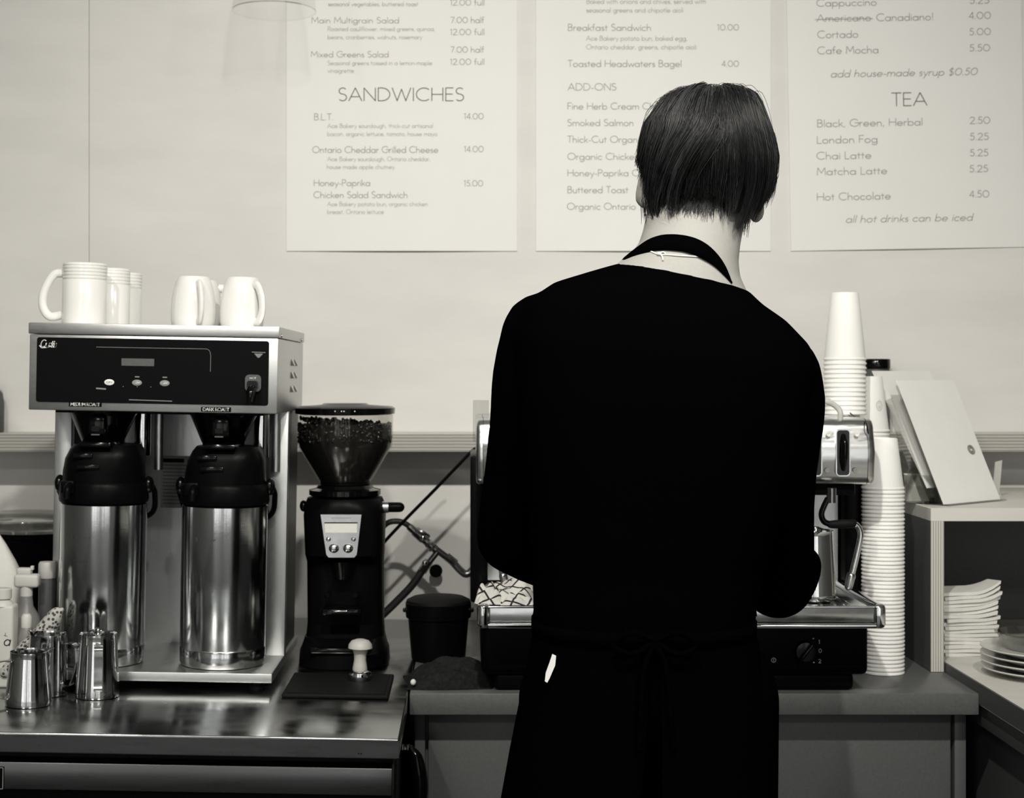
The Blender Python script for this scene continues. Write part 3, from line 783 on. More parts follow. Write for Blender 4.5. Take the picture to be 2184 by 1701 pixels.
for bxp in (263, 293, 322):
    pen(g, [[(fx(bxp), fz(825)), (fx(bxp + 1.2), fz(825))]], .001, fp)
g.build('panel_print', M['grey'], fas)
# hot-water tap
tp = G().prism(rrect(fx(524), fx(558), fz(831), fz(795), .008), yp - .006, yp).build('tap_bezel', M['lcd'], fas)
g = letters('HOT', fx(534), fz(804), .003, .012, .2, y=yp - .0062)
g.build('bezel_print', M['white'], tp)
G().prism(rrect(fx(530), fx(552), fz(824), fz(808), .004), yp - .020, yp - .006).build('tap_lever', M['gloss'], tp)
G().tube(crom([(fx(541), yp - .006, fz(824)), (fx(541), yp - .03, fz(831)), (fx(540), yp - .032, fz(856))], 5), [.0075, .0085, .006], 14).build('tap_spout', M['gloss'], tp)
G().tube([(fx(547), yp - .036, fz(828)), (fx(545), yp - .039, fz(853))], .0012, 6).build('tap_trim', M['chrome'], tp)
for lx0, lx1, ly, word in ((148, 218, 864.5, 'MEDIUM ROAST'), (430, 494, 870.5, 'DARK ROAST')):
    lp = G().box(fx(lx0), fx(lx1), -.1862, -.1848, fz(ly + 5), fz(ly - 5), .0005, 1).build('roast_label', M['black'], br)
    letters(word, fx(lx0 + 4), fz(ly + 3), .0055, fx(lx1 - 4) - fx(lx0 + 4), .16, y=-.1865).build('label_print', M['white'], lp)
# louvres on the right side
for k_, zz in enumerate((768, 797, 829)):
    for j_ in range(2):
        yy = .03 + j_ * .06
        G().add([(bwx + .0002, yy, bz(zz) + .009), (bwx + .0002, yy + .035, bz(zz) + .009), (bwx + .006, yy + .03, bz(zz) - .004), (bwx + .006, yy + .005, bz(zz) - .004), (bwx + .0002, yy, bz(zz) - .005), (bwx + .0002, yy + .035, bz(zz) - .005)],
                [(0, 1, 2, 3), (3, 2, 5, 4), (0, 3, 4), (1, 5, 2)]).build('louvre', M['steel'], br)
# base, columns, back
zbase1 = bz(1437, 2.93) + .004
zbase0 = bz(1457, 2.93) + .004
G().box(-.2325, .2325, -.185, .25, zbase0, zbase1, .002).build('base_plate', M['steel'], br)
for a in (-.2, .2):
    for b in (-.15, .21):
        G().lathe([(.016, 0), (.016, .006), (.011, .01), (.011, zbase0 + .001)], 16, Matrix.Translation((a, b, 0))).build('foot', M['rubber'], br)
for x0_, x1_ in ((-.2333, -.2), (.195, .2333)):
    g = G().box(x0_, x1_, .005, .03, zbase1, zb, .0015)
    g.build('column', M['steelv'], br)
G().box(-.2, .195, .135, .145, zbase1, zb).build('back_panel', M['steelv'], br)
for x0_, x1_ in ((-.226, -.2), (.195, .226)):
    G().box(x0_, x1_, .03, .245, zbase1, zb).build('side_housing', M['black'], br)
ip = G().box(-.045, .045, .1335, .1348, bz(1083, 3.25), bz(972, 3.25)).build('instruction_plate', M['grey'], br)
g = G()
for k_ in range(12):
    zz = bz(992 + k_ * 7.4, 3.25)
    pen(g, [[(-.04, zz), (.038 - (k_ * 37 % 11) * .0012, zz)]], .002, lambda u, v: (u, .1331, v))
g.build('instruction_lines', M['sidegrey'], ip)
pen_g = G()
pen(pen_g, [[(-.043, bz(982, 3.25)), (.0, bz(982, 3.25))]], .008, lambda u, v: (u, .133, v))
pen_g.build('instruction_heading', M['black'], ip)
G().box(-.2, .2, -.12, .13, zb - .006, zb, .001).build('underside_tray', M['black'], br)
for hx in (-.118, .116):
    bk = G().lathe([(0, zb - .082), (.030, zb - .082), (.037, zb - .07), (.062, zb - .012), (.066, zb - .004), (.066, zb), (0, zb)], 36, Matrix.Translation((hx, -.075, 0))).build('brew_basket', M['gloss'], br)
    G().box(hx - .009, hx + .021, -.158, -.13, zb - .046, zb - .012, .004).build('basket_handle', M['gloss'], bk)
    G().box(hx - .003, hx + .013, -.1595, -.158, zb - .040, zb - .030, .001, 1).build('handle_badge', M['rubber'], bk)
    G().box(hx - .003, hx + .013, -.1595, -.158, zb - .047, zb - .0445).build('handle_badge', M['sidegrey'], bk)
    G().tube([(hx + .068, -.03, zb - .09), (hx + .068, -.03, zb)], .016, 20).build('basket_guide', M['chrome'], br)
    G().tube([(hx + .094, .0, zb - .12), (hx + .094, .0, zb)], .009, 16).build('guide_rod', M['steelv'], br)

# ------------------------------------------------------------------ two airpots on the brewer base
def make_airpot(label, px, D, extra):
    x = (px - VX) * D / F
    z0 = CT + zbase1
    a = thing('airpot', label, 'airpot', (x, D, z0), group='steel airpots on the brewer')
    R = .0825
    hb = bz(1071, D) - zbase1 - (0.0)
    G().lathe([(0, 0), (R - .008, 0), (R - .003, .002), (R - .0005, .008), (R, .02), (R, .034), (R - .0006, .035), (R, .036), (R, hb - .003), (R - .003, hb), (0, hb)], 72).build('body', M['airpot'], a)
    col = G().lathe([(R - .004, hb), (R + .0015, hb + .001), (R + .003, hb + .006), (R + .002, hb + .034), (R - .002, hb + .040), (0, hb + .041)], 56).build('collar', M['black'], a)
    rings = []
    for z, hx, hy, e, dx in ((.038, .079, .079, 2.1, 0), (.06, .077, .078, 2.3, 0), (.085, .0735, .076, 2.9, .003), (.103, .066, .068, 3.3, .005), (.112, .060, .060, 3.3, .006)):
        rings.append([Vector(p) for p in ring(dx, 0, hb + z, hx, hy, 40, e)])
    head = G().loft(rings).build('pump_head', M['black'], a)
    G().box(-.032, .030, -.083, .05, hb + .108, hb + .118, .004).build('pump_lever', M['gloss'], head)
    for k_, (zz, w) in enumerate(((.096, .022), (.075, .030))):
        G().box(-.042 + k_ * .006, -.042 + k_ * .006 + w + .014, -.0795 - k_ * .0015, -.06, hb + zz - .009, hb + zz, .002).build('head_step', M['gloss'], head)
    G().box(-.064, -.038, -.084, -.05, hb + .02, hb + .045, .004).build('spout_block', M['black'], a)
    sp = G().tube(crom([(-.046, -.075, hb + .036), (-.046, -.098, hb + .032), (-.046, -.103, hb + .012)], 4), .007, 12).build('spout', M['black'], a)
    for s in (-1, 1):
        G().ball((s * (R + .004), 0, hb + .034), .010, .014, .017, 16, 10).build('handle_pivot', M['gloss'], a)
    G().tube(crom([(-R - .008, 0, hb + .036), (-R - .010, .03, hb + .012), (-R + .006, .066, hb - .03), (0, .098, hb - .045), (R - .006, .066, hb - .03), (R + .010, .03, hb + .012), (R + .008, 0, hb + .036)], 6), .0055, 8).build('bail_handle', M['black'], a)
    # printed mark wrapped on the steel
    def wrap(u, v):
        th = u / R
        return ((R + .0003) * math.sin(th), -(R + .0003) * math.cos(th), v)
    g = G()
    zt = hb - .063
    ud = -.045 if extra else -.043
    g.add([wrap(ud + .004 * math.cos(q * PI / 6), zt + .004 * math.sin(q * PI / 6)) for q in range(12)], [tuple(range(12))])
    for q in range(5):
        pen(g, [[(ud + .009 + q * .0065, zt - .0012), (ud + .0125 + q * .0065, zt + .0012)]], .0016, wrap)
    if extra:
        ss, w = strokes('COFFEE')
        sc_ = .0055
        pen(g, [[(ud + .005 + p * sc_ * 1.25, hb - .111 + q * sc_) for p, q in ln] for ln in ss], .0009, wrap)
    g.build('printed_mark', M['ink'], a)
    return on_table(a)
make_airpot('left steel airpot under the medium roast label, printed COFFEE', 215, 3.028, True)
make_airpot('right steel airpot under the dark roast label', 473.5, 3.03, False)

# ------------------------------------------------------------------ mugs upside down on the brewer
zm = CT + ztop
def straight_mug(label, px, D, hz, r, rz, handle=True, parent_group='white mugs on the brewer'):
    o = thing('mug', label, 'mug', ((px - VX) * D / F - .0125, D, zm), group=parent_group)
    prof = [(r - .004, 0), (r, 0), (r + .0005, .004), (r, .008)]
    for k_ in range(5):
        z = hz - .034 + k_ * .0065
        prof += [(r, z), (r - .0008, z + .0012), (r, z + .0024)]
    prof += [(r, hz - .004), (r - .002, hz - .001), (r - .006, hz), (0, hz)]
    prof = [(r - .004, hz - .008), (r - .004, 0)] + prof[1:] if False else prof
    G().lathe(prof, 48).build('mug_body', M['ceramic'], o)
    if handle:
        G().tube(crom([(-r + .002, 0, hz - .020), (-r - .018, 0, hz - .024), (-r - .036, 0, hz - .055), (-r - .038, 0, hz - .085), (-r - .024, 0, hz - .104), (-r + .002, 0, hz - .100)], 6), .0055, 12, flat=1.5).build('handle', M['ceramic'], o)
    o.rotation_euler.z = rz
    return on_table(o)
straight_mug('tall straight mug with ringed foot, handle at left, front left on the brewer', 180, 3.02, .119, .0425, 0.0)
straight_mug('tall straight mug half hidden behind the ringed mug', 237, 3.12, .116, .0365, math.radians(-82))
straight_mug('tall straight mug farthest back on the left of the brewer top', 266, 3.22, .114, .034, math.radians(-85))
def barrel_mug(label, px, D, rz):
    o = thing('mug', label, 'mug', ((px - VX) * D / F - .0125, D, zm), group='white mugs on the brewer')
    h = .097
    G().lathe([(.036, 0), (.0400, .001), (.0425, .010), (.0430, .030), (.0418, .052), (.0385, .072), (.0345, .086), (.031, .094), (.028, h), (.024, h), (.022, h - .003), (0, h - .003)], 48).build('mug_body', M['ceramic'], o)
    G().tube(crom([(0, -.034, .082), (0, -.048, .079), (0, -.060, .057), (0, -.062, .03), (0, -.052, .012), (0, -.040, .010)], 6), .0055, 12, flat=1.5).build('handle', M['ceramic'], o)
    o.rotation_euler.z = rz
    return on_table(o)
barrel_mug('barrel-shaped white mug upside down, left of the two on the right', 412, 3.03, math.radians(24))
barrel_mug('barrel-shaped white mug upside down, nearest the brewer\'s right end', 516, 3.03, math.radians(46))
barrel_mug('barrel-shaped white mug upside down, half hidden behind another', 428, 3.15, math.radians(100))

# ------------------------------------------------------------------ steaming pitchers
def pitcher(label, loc, h, rb, rt, rz, group='steel milk pitchers', table=True, hk=1.0):
    o = thing('milk_pitcher', label, 'pitcher', loc, group=group)
    prof = [(0, 0), (rb - .004, 0), (rb - .001, .0015), (rb, .006), (rb - .0005, .014), (rt + (rb - rt) * .5, h * .5), (rt + .0003, h - .012), (rt, h - .003), (rt + .0008, h), (rt - .0004, h), (rt - .0012, h - .004), (rt + (rb - rt) * .5 - .0014, h * .5), (rb - .003, .008), (0, .006)]
    g = G()
    o0 = len(g.v)
    g.lathe(prof, 56)
    for i, (x, y, z) in enumerate(g.v):            # pouring lip, opposite the handle
        a = math.atan2(x, y)                       # 0 towards +y
        if z > h * .72 and abs(a) < .6:
            k_ = (z - h * .72) / (h * .28) * (math.cos(a / .6 * PI / 2)) ** 2
            g.v[i] = (x * (1 - .25 * k_), y + .012 * k_ * k_, z + .003 * k_)
    g.build('pitcher_body', M['chrome'], o)
    # handle: flat strap on the -y side
    path = crom([(0, -rt + .001, h - .016), (0, -rt - .012, h - .014), (0, -rt - .024 * hk, h - .018), (0, -rt - .027 * hk, h - .032), (0, -rt - .026 * hk, h * .45), (0, -rb - .016 * hk, h * .24), (0, -rb - .008, h * .17), (0, -rb + .002, h * .15)], 5)
    g = G()
    rings = []
    for i, p in enumerate(path):
        tn = (path[min(i + 1, len(path) - 1)] - path[max(i - 1, 0)]).normalized()
        nn = Vector((0, -tn.z, tn.y))
        rings.append([p + Vector((sx_ * .0075, 0, 0)) + nn * sn_ * .0011 for sx_, sn_ in ((-1, -1), (1, -1), (1, 1), (-1, 1))])
    g.loft(rings)
    g.build('handle', M['chrome'], o)
    o.rotation_euler.z = rz
    return on_table(o) if table else o
pitcher('small steel milk pitcher nearest the left edge, handle turned left', ((60 - VX) * 2.79 / F, 2.79, CT), .096, .0405, .033, math.radians(-62))
pitcher('steel milk pitcher at the back of the three, handle turned right', ((101 - VX) * 2.882 / F, 2.882, CT), .112, .037, .034, math.radians(72))
pitcher('steel milk pitcher in front of the left airpot, handle facing the viewer', ((207 - VX) * 2.872 / F, 2.872, CT), .116, .0405, .0345, math.radians(14))

# ------------------------------------------------------------------ bottles and tub at the far left
def simple(name, label, cat, loc, table=True, rz=0.0):
    o = thing(name, label, cat, loc, rz)
    return o
tub = simple('storage_tub', 'black tub with a clear domed lid behind the bottles', 'tub', (-1.005, 3.55, CT))
hz_ = P(0, 1131, 3.55).z - CT - .012
G().lathe([(0, 0), (.085, 0), (.092, .004), (.128, hz_ - .012), (.134, hz_ - .01), (.135, hz_), (.129, hz_), (.122, hz_ - .014), (.088, .008), (0, .008)], 56).build('tub_body', M['black'], tub)
G().lathe([(.137, hz_ + .001), (.137, hz_ + .007), (.130, hz_ + .010), (.122, hz_ + .028), (.10, hz_ + .036), (0, hz_ + .038), (0, hz_ + .036), (.099, hz_ + .034), (.120, hz_ + .026), (.127, hz_ + .008), (.133, hz_ + .001)], 56).build('clear_lid', M['acrylic'], tub)
on_table(tub)

b = simple('syrup_bottle', 'white square bottle printed with a small letter a, cut by the left edge', 'bottle', ((2 - VX) * 2.95 / F, 2.95, CT))
g = G().box(-.026, .026, -.02, .02, 0, .155, .006, 3)
g.build('bottle_body', M['jug'], b)
G().lathe([(.022, .152), (.020, .158), (.013, .164), (.013, .168), (0, .168)], 28).build('shoulder', M['jug'], b)
G().lathe([(.016, .165), (.017, .166), (.017, .183), (.015, .185), (0, .185)], 28).build('cap', M['jug'], b)
letters('a', .009, .080, .020, None, .10, .2, y=-.0204).build('printed_letter', M['ink'], b)
g = G(); pen(g, [[(.010, .099), (.016, .0975)], [(.0125, .104), (.0125, .098)]], .0009, lambda u, v: (u, -.0204, v)); g.build('printed_accent', M['ink'], b)
on_table(b)

b = simple('pump_jug', 'cloudy jug with a wide white pump head', 'jug', ((53 - VX) * 3.06 / F, 3.06, CT))
G().lathe([(0, 0), (.030, 0), (.032, .004), (.032, .09), (.026, .115), (.014, .135), (.011, .16), (0, .16)], 32).build('jug_body', M['jugclear'], b)
G().box(-.022, .026, -.014, .014, .172, .198, .006, 3).build('pump_head', M['jug'], b)
G().box(-.018, .010, -.010, .010, .196, .210, .004, 3).build('pump_top', M['jug'], b)
G().box(.008, .014, -.004, .004, .206, .214, .001).build('pump_tab', M['jug'], b)
G().lathe([(.012, .155), (.012, .175), (0, .175)], 20).build('neck', M['jug'], b)
on_table(b)

b = simple('tall_bottle', 'grey bottle with a white screw cap beside the left airpot', 'bottle', ((97 - VX) * 3.11 / F, 3.11, CT))
G().lathe([(0, 0), (.015, 0), (.0165, .003), (.0165, .178), (.014, .188), (0, .19)], 28).build('bottle_body', M['sidegrey'], b)
G().lathe([(.0165, .184), (.0175, .186), (.0172, .212), (.015, .216), (0, .216)], 28).build('cap', M['jug'], b)
on_table(b)

b = simple('small_bottle', 'small cloudy bottle with a rounded white cap', 'bottle', ((54 - VX) * 2.975 / F, 2.975, CT))
G().lathe([(0, 0), (.016, 0), (.017, .003), (.017, .09), (.010, .108), (0, .108)], 24).build('bottle_body', M['jugclear'], b)
G().lathe([(.0095, .104), (.0102, .106), (.0100, .128), (.007, .133), (0, .134)], 24).build('cap', M['jug'], b)
on_table(b)

b = simple('paper_sack', 'white folded paper sack leaning in at the left edge', 'sack', ((-8 - VX) * 3.24 / F, 3.24, CT))
rings = []
for z, cx_, hx, hy in ((0, -.015, .05, .03), (.06, -.012, .052, .032), (.13, -.004, .05, .030), (.175, .0, .048, .026), (.20, -.006, .042, .020), (.235, -.018, .034, .012), (.262, -.028, .026, .004)):
    rings.append(ring(cx_, 0, z, hx, hy, 24, 3.2))
G().loft(rings).build('sack_body', M['napkin'], b)
G().box(-.056, -.002, -.006, .006, .255, .272, .002).build('folded_top', M['napkin'], b)
on_table(b)

b = simple('twisted_wrapper', 'speckled twisted wrapper lying between pitchers and bottles', 'wrapper', ((75 - VX) * 2.935 / F, 2.945, CT))
path = crom([(-.055, -.012, .030), (-.03, -.006, .052), (-.005, 0, .078), (.018, .004, .112), (.034, .004, .138), (.044, .004, .146)], 6)
G().tube(path, [.012, .020, .024, .020, .017, .012, .004], 12, True).build('wrapper_body', M['speckle'], b)
G().tube([(-.032, -.006, .0), (-.028, -.006, .05)], .014, 10).build('wrapper_tail', M['speckle'], b)
on_table(b)

jar = thing('ledge_jar', 'grey jar on the wall ledge, cut off by the left edge', 'jar', ((-24 - VX) * 3.80 / F, 3.80, ledge_top))
G().lathe([(0, 0), (.034, 0), (.036, .004), (.037, .07), (.033, .095), (.022, .108), (0, .108)], 32).build('jar_body', M['sidegrey'], jar)
G().lathe([(.022, .106), (.024, .108), (.024, .122), (0, .122)], 32).build('lid', M['grey'], jar)

# ------------------------------------------------------------------ coffee grinder
GD = 3.27
gx = (736 - VX) * GD / F
gr = thing('coffee_grinder', 'black espresso grinder with a hopper full of beans', 'grinder', (gx, GD, CT + .0025))
def gz(py): return P(0, py, GD).z - CT
zl0, zl1 = gz(886), gz(868)
G().lathe([(0, zl0), (.094, zl0), (.104, zl0 + .002), (.105, zl1 - .004), (.098, zl1), (.05, zl1 + .003), (.045, zl1 + .006), (0, zl1 + .006)], 56).build('hopper_lid', M['gloss'], gr)
g = G()
for q in (-.012, .001, .006, .028):
    g.ball((q, -.1048, (zl0 + zl1) / 2), .0013, .0008, .0013, 8, 6)
g.build('lid_print', M['white'], gr)
zc1, zc2, zc3 = gz(955), gz(1022), gz(1034)
hop = G().lathe([(.101, zl0), (.101, zc1 + .02), (.098, zc1), (.058, zc2), (.050, zc3), (.048, zc3), (.056, zc2), (.096, zc1), (.099, zc1 + .02), (.099, zl0)], 56).build('hopper', M['hopper'], gr)
bm_prof = [(0, zc3), (.048, zc3), (.055, zc2), (.0945, zc1), (.0975, zc1 + .02), (.0975, gz(906)), (0, gz(903))]
bb = G().lathe(bm_prof, 48).build('bean_fill', M['bean'], gr)
g = G()
for k_ in range(420):
    a = random.random() * 2 * PI
    if k_ < 200:
        rr = .094 * math.sqrt(random.random())
        pz = gz(904) + random.uniform(-.001, .004) - .006 * (math.sin(a) * rr / .09)
    else:
        rr = .0955
        a = random.uniform(-1.5, 1.5)
        pz = random.uniform(zc1 + .012, gz(906))
    Mx = Matrix.Translation((rr * math.sin(a), -rr * math.cos(a), pz)) @ Euler((random.random() * 6, random.random() * 6, random.random() * 6)).to_matrix().to_4x4()
    g.ball((0, 0, 0), .0058, .0040, .0032, 7, 5, Mx)
tag(g.build('coffee_beans', M['bean'], gr), kind='stuff')
G().lathe([(0, zc3 - .006), (.046, zc3 - .006), (.052, zc3), (.052, zc3 + .008), (0, zc3 + .008)], 40).build('hopper_throat', M['black'], gr)
G().lathe([(0, gz(1060)), (.068, gz(1060)), (.075, gz(1056)), (.075, gz(1046)), (.060, gz(1042)), (.056, gz(1036)), (0, gz(1034))], 48).build('adjusting_ring', M['gloss'], gr)
def rr_ring(cy, z, hx, hy, e): return ring(0, cy, z, hx, hy, 44, e)
g = G().loft([rr_ring(.0, gz(1062), .078, .080, 2.2), rr_ring(.0, gz(1075), .083, .088, 2.4), rr_ring(.0, gz(1098), .085, .088, 3.0), rr_ring(.004, gz(1180), .082, .080, 3.4), rr_ring(.02, gz(1200), .080, .062, 3.6), rr_ring(.03, gz(1330), .080, .060, 3.6), rr_ring(.02, gz(1360), .082, .074, 3.4)])
g.build('grinder_body', M['black'], gr)
g = G().loft([rr_ring(-.005, 0, .092, .112, 2.6), rr_ring(-.005, .004, .094, .115, 2.6), rr_ring(-.005, .03, .092, .112, 2.6), rr_ring(.0, gz(1372), .088, .098, 2.8), rr_ring(.01, gz(1355), .083, .078, 3.0)])
g.build('grinder_base', M['black'], gr)
G().box(-.062, .062, -.118, -.10, .035, .047, .004).build('tray_lip', M['gloss'], gr)
# tapering display plate
zA, zB = gz(1091), gz(1180)
ky = -.0885
pts = [(-.0425, zA), (.0405, zA), (.031, zB + .006), (.026, zB), (-.026, zB), (-.031, zB + .006)]
dp = G().prism(pts, ky - .004, ky + .02).build('display_plate', M['satin'], gr)
G().box(-.034, .032, ky - .0052, ky - .004, gz(1129), gz(1109), .0004, 1).build('display', M['pale'], dp)
G().box(-.035, .033, ky - .0056, ky - .004, gz(1109), gz(1107)).build('display_top_strip', M['black'], dp)  # black strip along the display's top edge
for bx_, bz_, br_ in ((-.0265, 1142, .0050), (.0245, 1142, .0050), (-.0155, 1161, .0105), (.0135, 1161, .0105)):
    G().ball((bx_, ky - .004, gz(bz_)), br_, br_ * .55, br_ * .92, 20, 10).build('button', M['chrome'], dp)
g = G()
for q in range(9):
    pen(g, [[(-.02 + q * .0045, gz(1098.5)), (-.0172 + q * .0045, gz(1098))]], .0014, lambda u, v: (u, ky - .0044, v))
g.build('plate_print', M['grey'], dp)
# portafilter fork, spout, bag clip, knob
G().lathe([(.020, gz(1228)), (.024, gz(1205)), (.028, gz(1192)), (0, gz(1192))], 28, Matrix.Translation((0, -.055, 0))).build('grind_spout', M['gloss'], gr)
for s in (-1, 1):
    G().tube(crom([(s * .030, -.03, gz(1262)), (s * .032, -.075, gz(1262)), (s * .028, -.095, gz(1258))], 4), .005, 10).build('fork_arm', M['gloss'], gr)
G().box(-.015, .013, -.102, -.096, gz(1292), gz(1288), .001).build('fork_trim', M['chrome'], gr)
G().box(-.040, .038, -.098, -.03, gz(1300), gz(1286), .004).build('fork_plate', M['gloss'], gr)
kn = G().tube([(.078, -.02, gz(1082)), (.092, -.02, gz(1082))], .012, 20).build('adjust_spindle', M['satin'], gr)
G().tube([(.090, -.02, gz(1082)), (.115, -.02, gz(1082))], .0105, 14, True).build('adjust_knob', M['black'], gr)
G().ball((-.086, -.01, gz(1080)), .008, .012, .012, 14, 10).build('side_cap', M['gloss'], gr)

# ------------------------------------------------------------------ tamper and mat
def tz(py): return CT
mat_o = thing('tamping_mat', 'black rubber tamping mat in front of the grinder', 'mat', ((716 - VX) * 2.99 / F, 2.99, CT))
a0 = P(600, 1492, 2.885); 
mx0, mx1 = (600 - VX) * 2.885 / F - mat_o.location.x, (829 - VX) * 2.885 / F - mat_o.location.x
G().box(mx0, mx1, -.105, .105, 0, .008, .0035, 3).build('mat_body', M['rubber'], mat_o)
G().box(mx0 + .008, mx1 - .008, -.097, .097, .0078, .0092, .0006, 1).build('mat_face', M['rubber'], mat_o)
on_table(mat_o)
TD = 3.02
tm = thing('tamper', 'coffee tamper with pale turned handle standing on the mat', 'tamper', ((767 - VX) * TD / F, TD, CT + .0092))
G().lathe([(0, 0), (.0215, 0), (.0220, .001), (.0220, .014), (.0212, .0155), (.016, .018), (.012, .020), (0, .020)], 40).build('steel_base', M['chrome'], tm)
hh = P(0, 1363, TD).z - CT - .0092 - .001
G().lathe([(0, .019), (.0135, .019), (.0145, .022), (.0130, .030), (.0115, .040), (.0122, .050), (.0155, .060), (.0185, .063), (.0222, .067), (.0235, hh - .017), (.0225, hh - .010), (.0170, hh - .003), (.008, hh), (0, hh)], 40).build('handle', M['wood'], tm)
on_table(tm)
# ------------------------------------------------------------------ knock box
KD = 3.30
kb = thing('knock_box', 'round black knock box with a padded lid bar between grinder and machine', 'knock box', ((935 - VX) * KD / F, KD, CT))
kh = P(0, 1272, KD).z - CT
G().lathe([(0, 0), (.054, 0), (.057, .003), (.064, kh - .045), (.0685, kh - .042), (.0695, kh - .036), (.0695, kh - .012), (.064, kh - .008), (.062, kh - .03), (.05, .01), (0, .01)], 48).build('bin', M['black'], kb)
G().lathe([(.0690, kh - .014), (.067, kh - .006), (.055, kh), (0, kh + .002), ], 48).build('lid', M['rubber'], kb)
for s in (-1, 1):
    G().ball((s * .0715, -.012, kh - .026), .0035, .0055, .0055, 12, 8).build('bar_bolt', M['satin'], kb)
G().tube([(-.069, -.012, kh - .026), (.069, -.012, kh - .026)], .006, 12).build('knock_bar', M['rubber'], kb)

# ------------------------------------------------------------------ charcoal cloth on the counter edge
cl = thing('bar_cloth', 'charcoal folded bar cloth lying in front of the knock box', 'cloth', ((962 - VX) * 3.03 / F, 3.045, CT))
def heap(g, hx, hy, hz, nx=40, ny=22, seed=3, ripple=.12, skirt=.02, shape=None):
    rnd = random.Random(seed)
    ph = [rnd.uniform(0, 6.28) for _ in range(8)]
    v = []
    for j in range(ny + 1):
        for i in range(nx + 1):
            u, w = i / nx * 2 - 1, j / ny * 2 - 1
            e = max(0.0, 1 - (abs(u) ** 2.6 + abs(w) ** 2.6)) ** .55
            fold = (math.sin(u * 3.1 + w * 7 + ph[0]) + .7 * math.sin(u * 6.3 - w * 9 + ph[1]) + .5 * math.sin(w * 17 + u * 4 + ph[2])) * ripple
            z = hz * e * (1 + fold) * (shape(u, w) if shape else 1)
            edge = 1 - .10 * math.sin(3 * math.atan2(w, u) + ph[3]) * (abs(u) + abs(w)) / 2
            v.append((u * hx * edge, w * hy * edge, max(z, .0012)))
    n = len(v)
    f = [(j * (nx + 1) + i, j * (nx + 1) + i + 1, (j + 1) * (nx + 1) + i + 1, (j + 1) * (nx + 1) + i) for j in range(ny) for i in range(nx)]
    g.add(v, f)
    g.add([(x, y, 0.0) for x, y, z in v], [tuple(reversed(q)) for q in f])
    loop = list(range(nx + 1)) + [j * (nx + 1) + nx for j in range(1, ny + 1)] + [ny * (nx + 1) + i for i in range(nx - 1, -1, -1)] + [j * (nx + 1) for j in range(ny - 1, 0, -1)]
    o = len(g.v) - 2 * n
    for a, b in zip(loop, loop[1:] + loop[:1]):
        g.f.append((o + a, o + b, o + b + n, o + a + n))
    return g
heap(G(), .088, .066, .044, shape=lambda u, w: .75 + .3 * math.cos((u - .25) * 1.6)).build('folded_cloth', M['cloth'], cl, sharp=0)
G().ball((-.072, -.052, .012), .0055, .0055, .006, 12, 8).build('tassel_bead', M['white'], cl)

# ------------------------------------------------------------------ water line and cord behind the counter
PD = 3.66
def W(px, py, D=PD): return P(px, py, D)
wl = thing('water_line', 'braided water hose with valve and tee fitting against the lower wall', 'water line', (0, 0, 0))
G().tube(crom([W(800, 1150), W(822, 1118), W(845, 1111), W(866, 1117), W(884, 1133)], 6), .0068, 12).build('upper_hose', M['hose'], wl)
G().tube([W(872, 1122), W(886, 1134)], .0085, 14).build('hose_ferrule', M['brass'], wl)
G().tube([W(884, 1132), W(904, 1150)], .011, 8).build('valve_nut', M['brass'], wl)
vb = G().tube([W(898, 1144), W(930, 1172)], .0095, 14).build('valve_body', M['brass'], wl)
G().tube([W(890, 1128, PD - .015), W(914, 1143, PD - .015)], .0042, 8, True).build('valve_lever', M['chrome'], vb)
G().ball(W(902, 1146, PD - .012), .0075, .006, .0075, 14, 8).build('valve_stem', M['chrome'], vb)
for a_, b_ in ((913, 1156), (921, 1165)):
    G().tube([W(a_, b_), W(a_ + 4, b_ + 4)], .0125, 6).build('hex_nut', M['chrome'], vb)
G().tube([W(926, 1168), W(966, 1198)], .0078, 12).build('lower_pipe', M['hose'], wl)
G().tube([W(952, 1186), W(972, 1202)], .0100, 8).build('tee_fitting', M['brass'], wl)
G().tube([W(933, 1176), W(905, 1212)], .0072, 12).build('branch_pipe', M['brass'], wl)
G().tube([W(915, 1196), W(900, 1218)], .0105, 8).build('branch_valve', M['brass'], wl)
G().ball(W(906, 1200, PD - .014), .0075, .006, .0075, 14, 8).build('branch_stem', M['chrome'], wl)
G().tube(crom([W(903, 1212), W(880, 1246), W(850, 1278), W(815, 1312)], 6), .0092, 12).build('lower_hose', M['hose'], wl)
G().tube(crom([W(964, 1196), W(982, 1216), W(996, 1224), W(1012, 1210)], 5), .0088, 12).build('elbow_hose', M['brass'], wl)
G().lathe([(0, -.02), (.012, -.02), (.012, .012), (.016, .014), (.016, .02), (0, .02)], 20, Matrix.Translation(P(930, 1215, WY - .02)) @ Matrix.Rotation(PI / 2, 4, 'X')).build('wall_stub', M['black'], wl)
pc = thing('power_cord', 'straight black cord running down to the left behind the water hose', 'cord', (0, 0, 0))
G().tube(crom([W(1016, 955, 3.62), W(1000, 968, 3.62), W(935, 1036, 3.62), W(872, 1100, 3.62), W(830, 1144, 3.62), W(790, 1190, 3.64)], 6), .0040, 10).build('cord_run', M['black'], pc)
bh = thing('hanging_handle', 'black grip with a chrome collar hanging at the end of the steel table', 'handle', P(884, 1600, 2.83))
G().tube(crom([(-.006, 0, .004), (.004, -.004, -.014), (.010, -.006, -.05), (.010, -.005, -.09), (.004, 0, -.115)], 6), [.006, .011, .014, .015, .012, .007], 14, True).build('grip', M['gloss'], bh)
for q in (-.022, -.012):
    G().tube([(q, 0, .002), (q, 0, .012)], .004, 10).build('chrome_collar', M['chrome'], bh)
G().tube([(-.026, 0, .004), (-.004, 0, .004)], .003, 8).build('bracket', M['chrome'], bh)

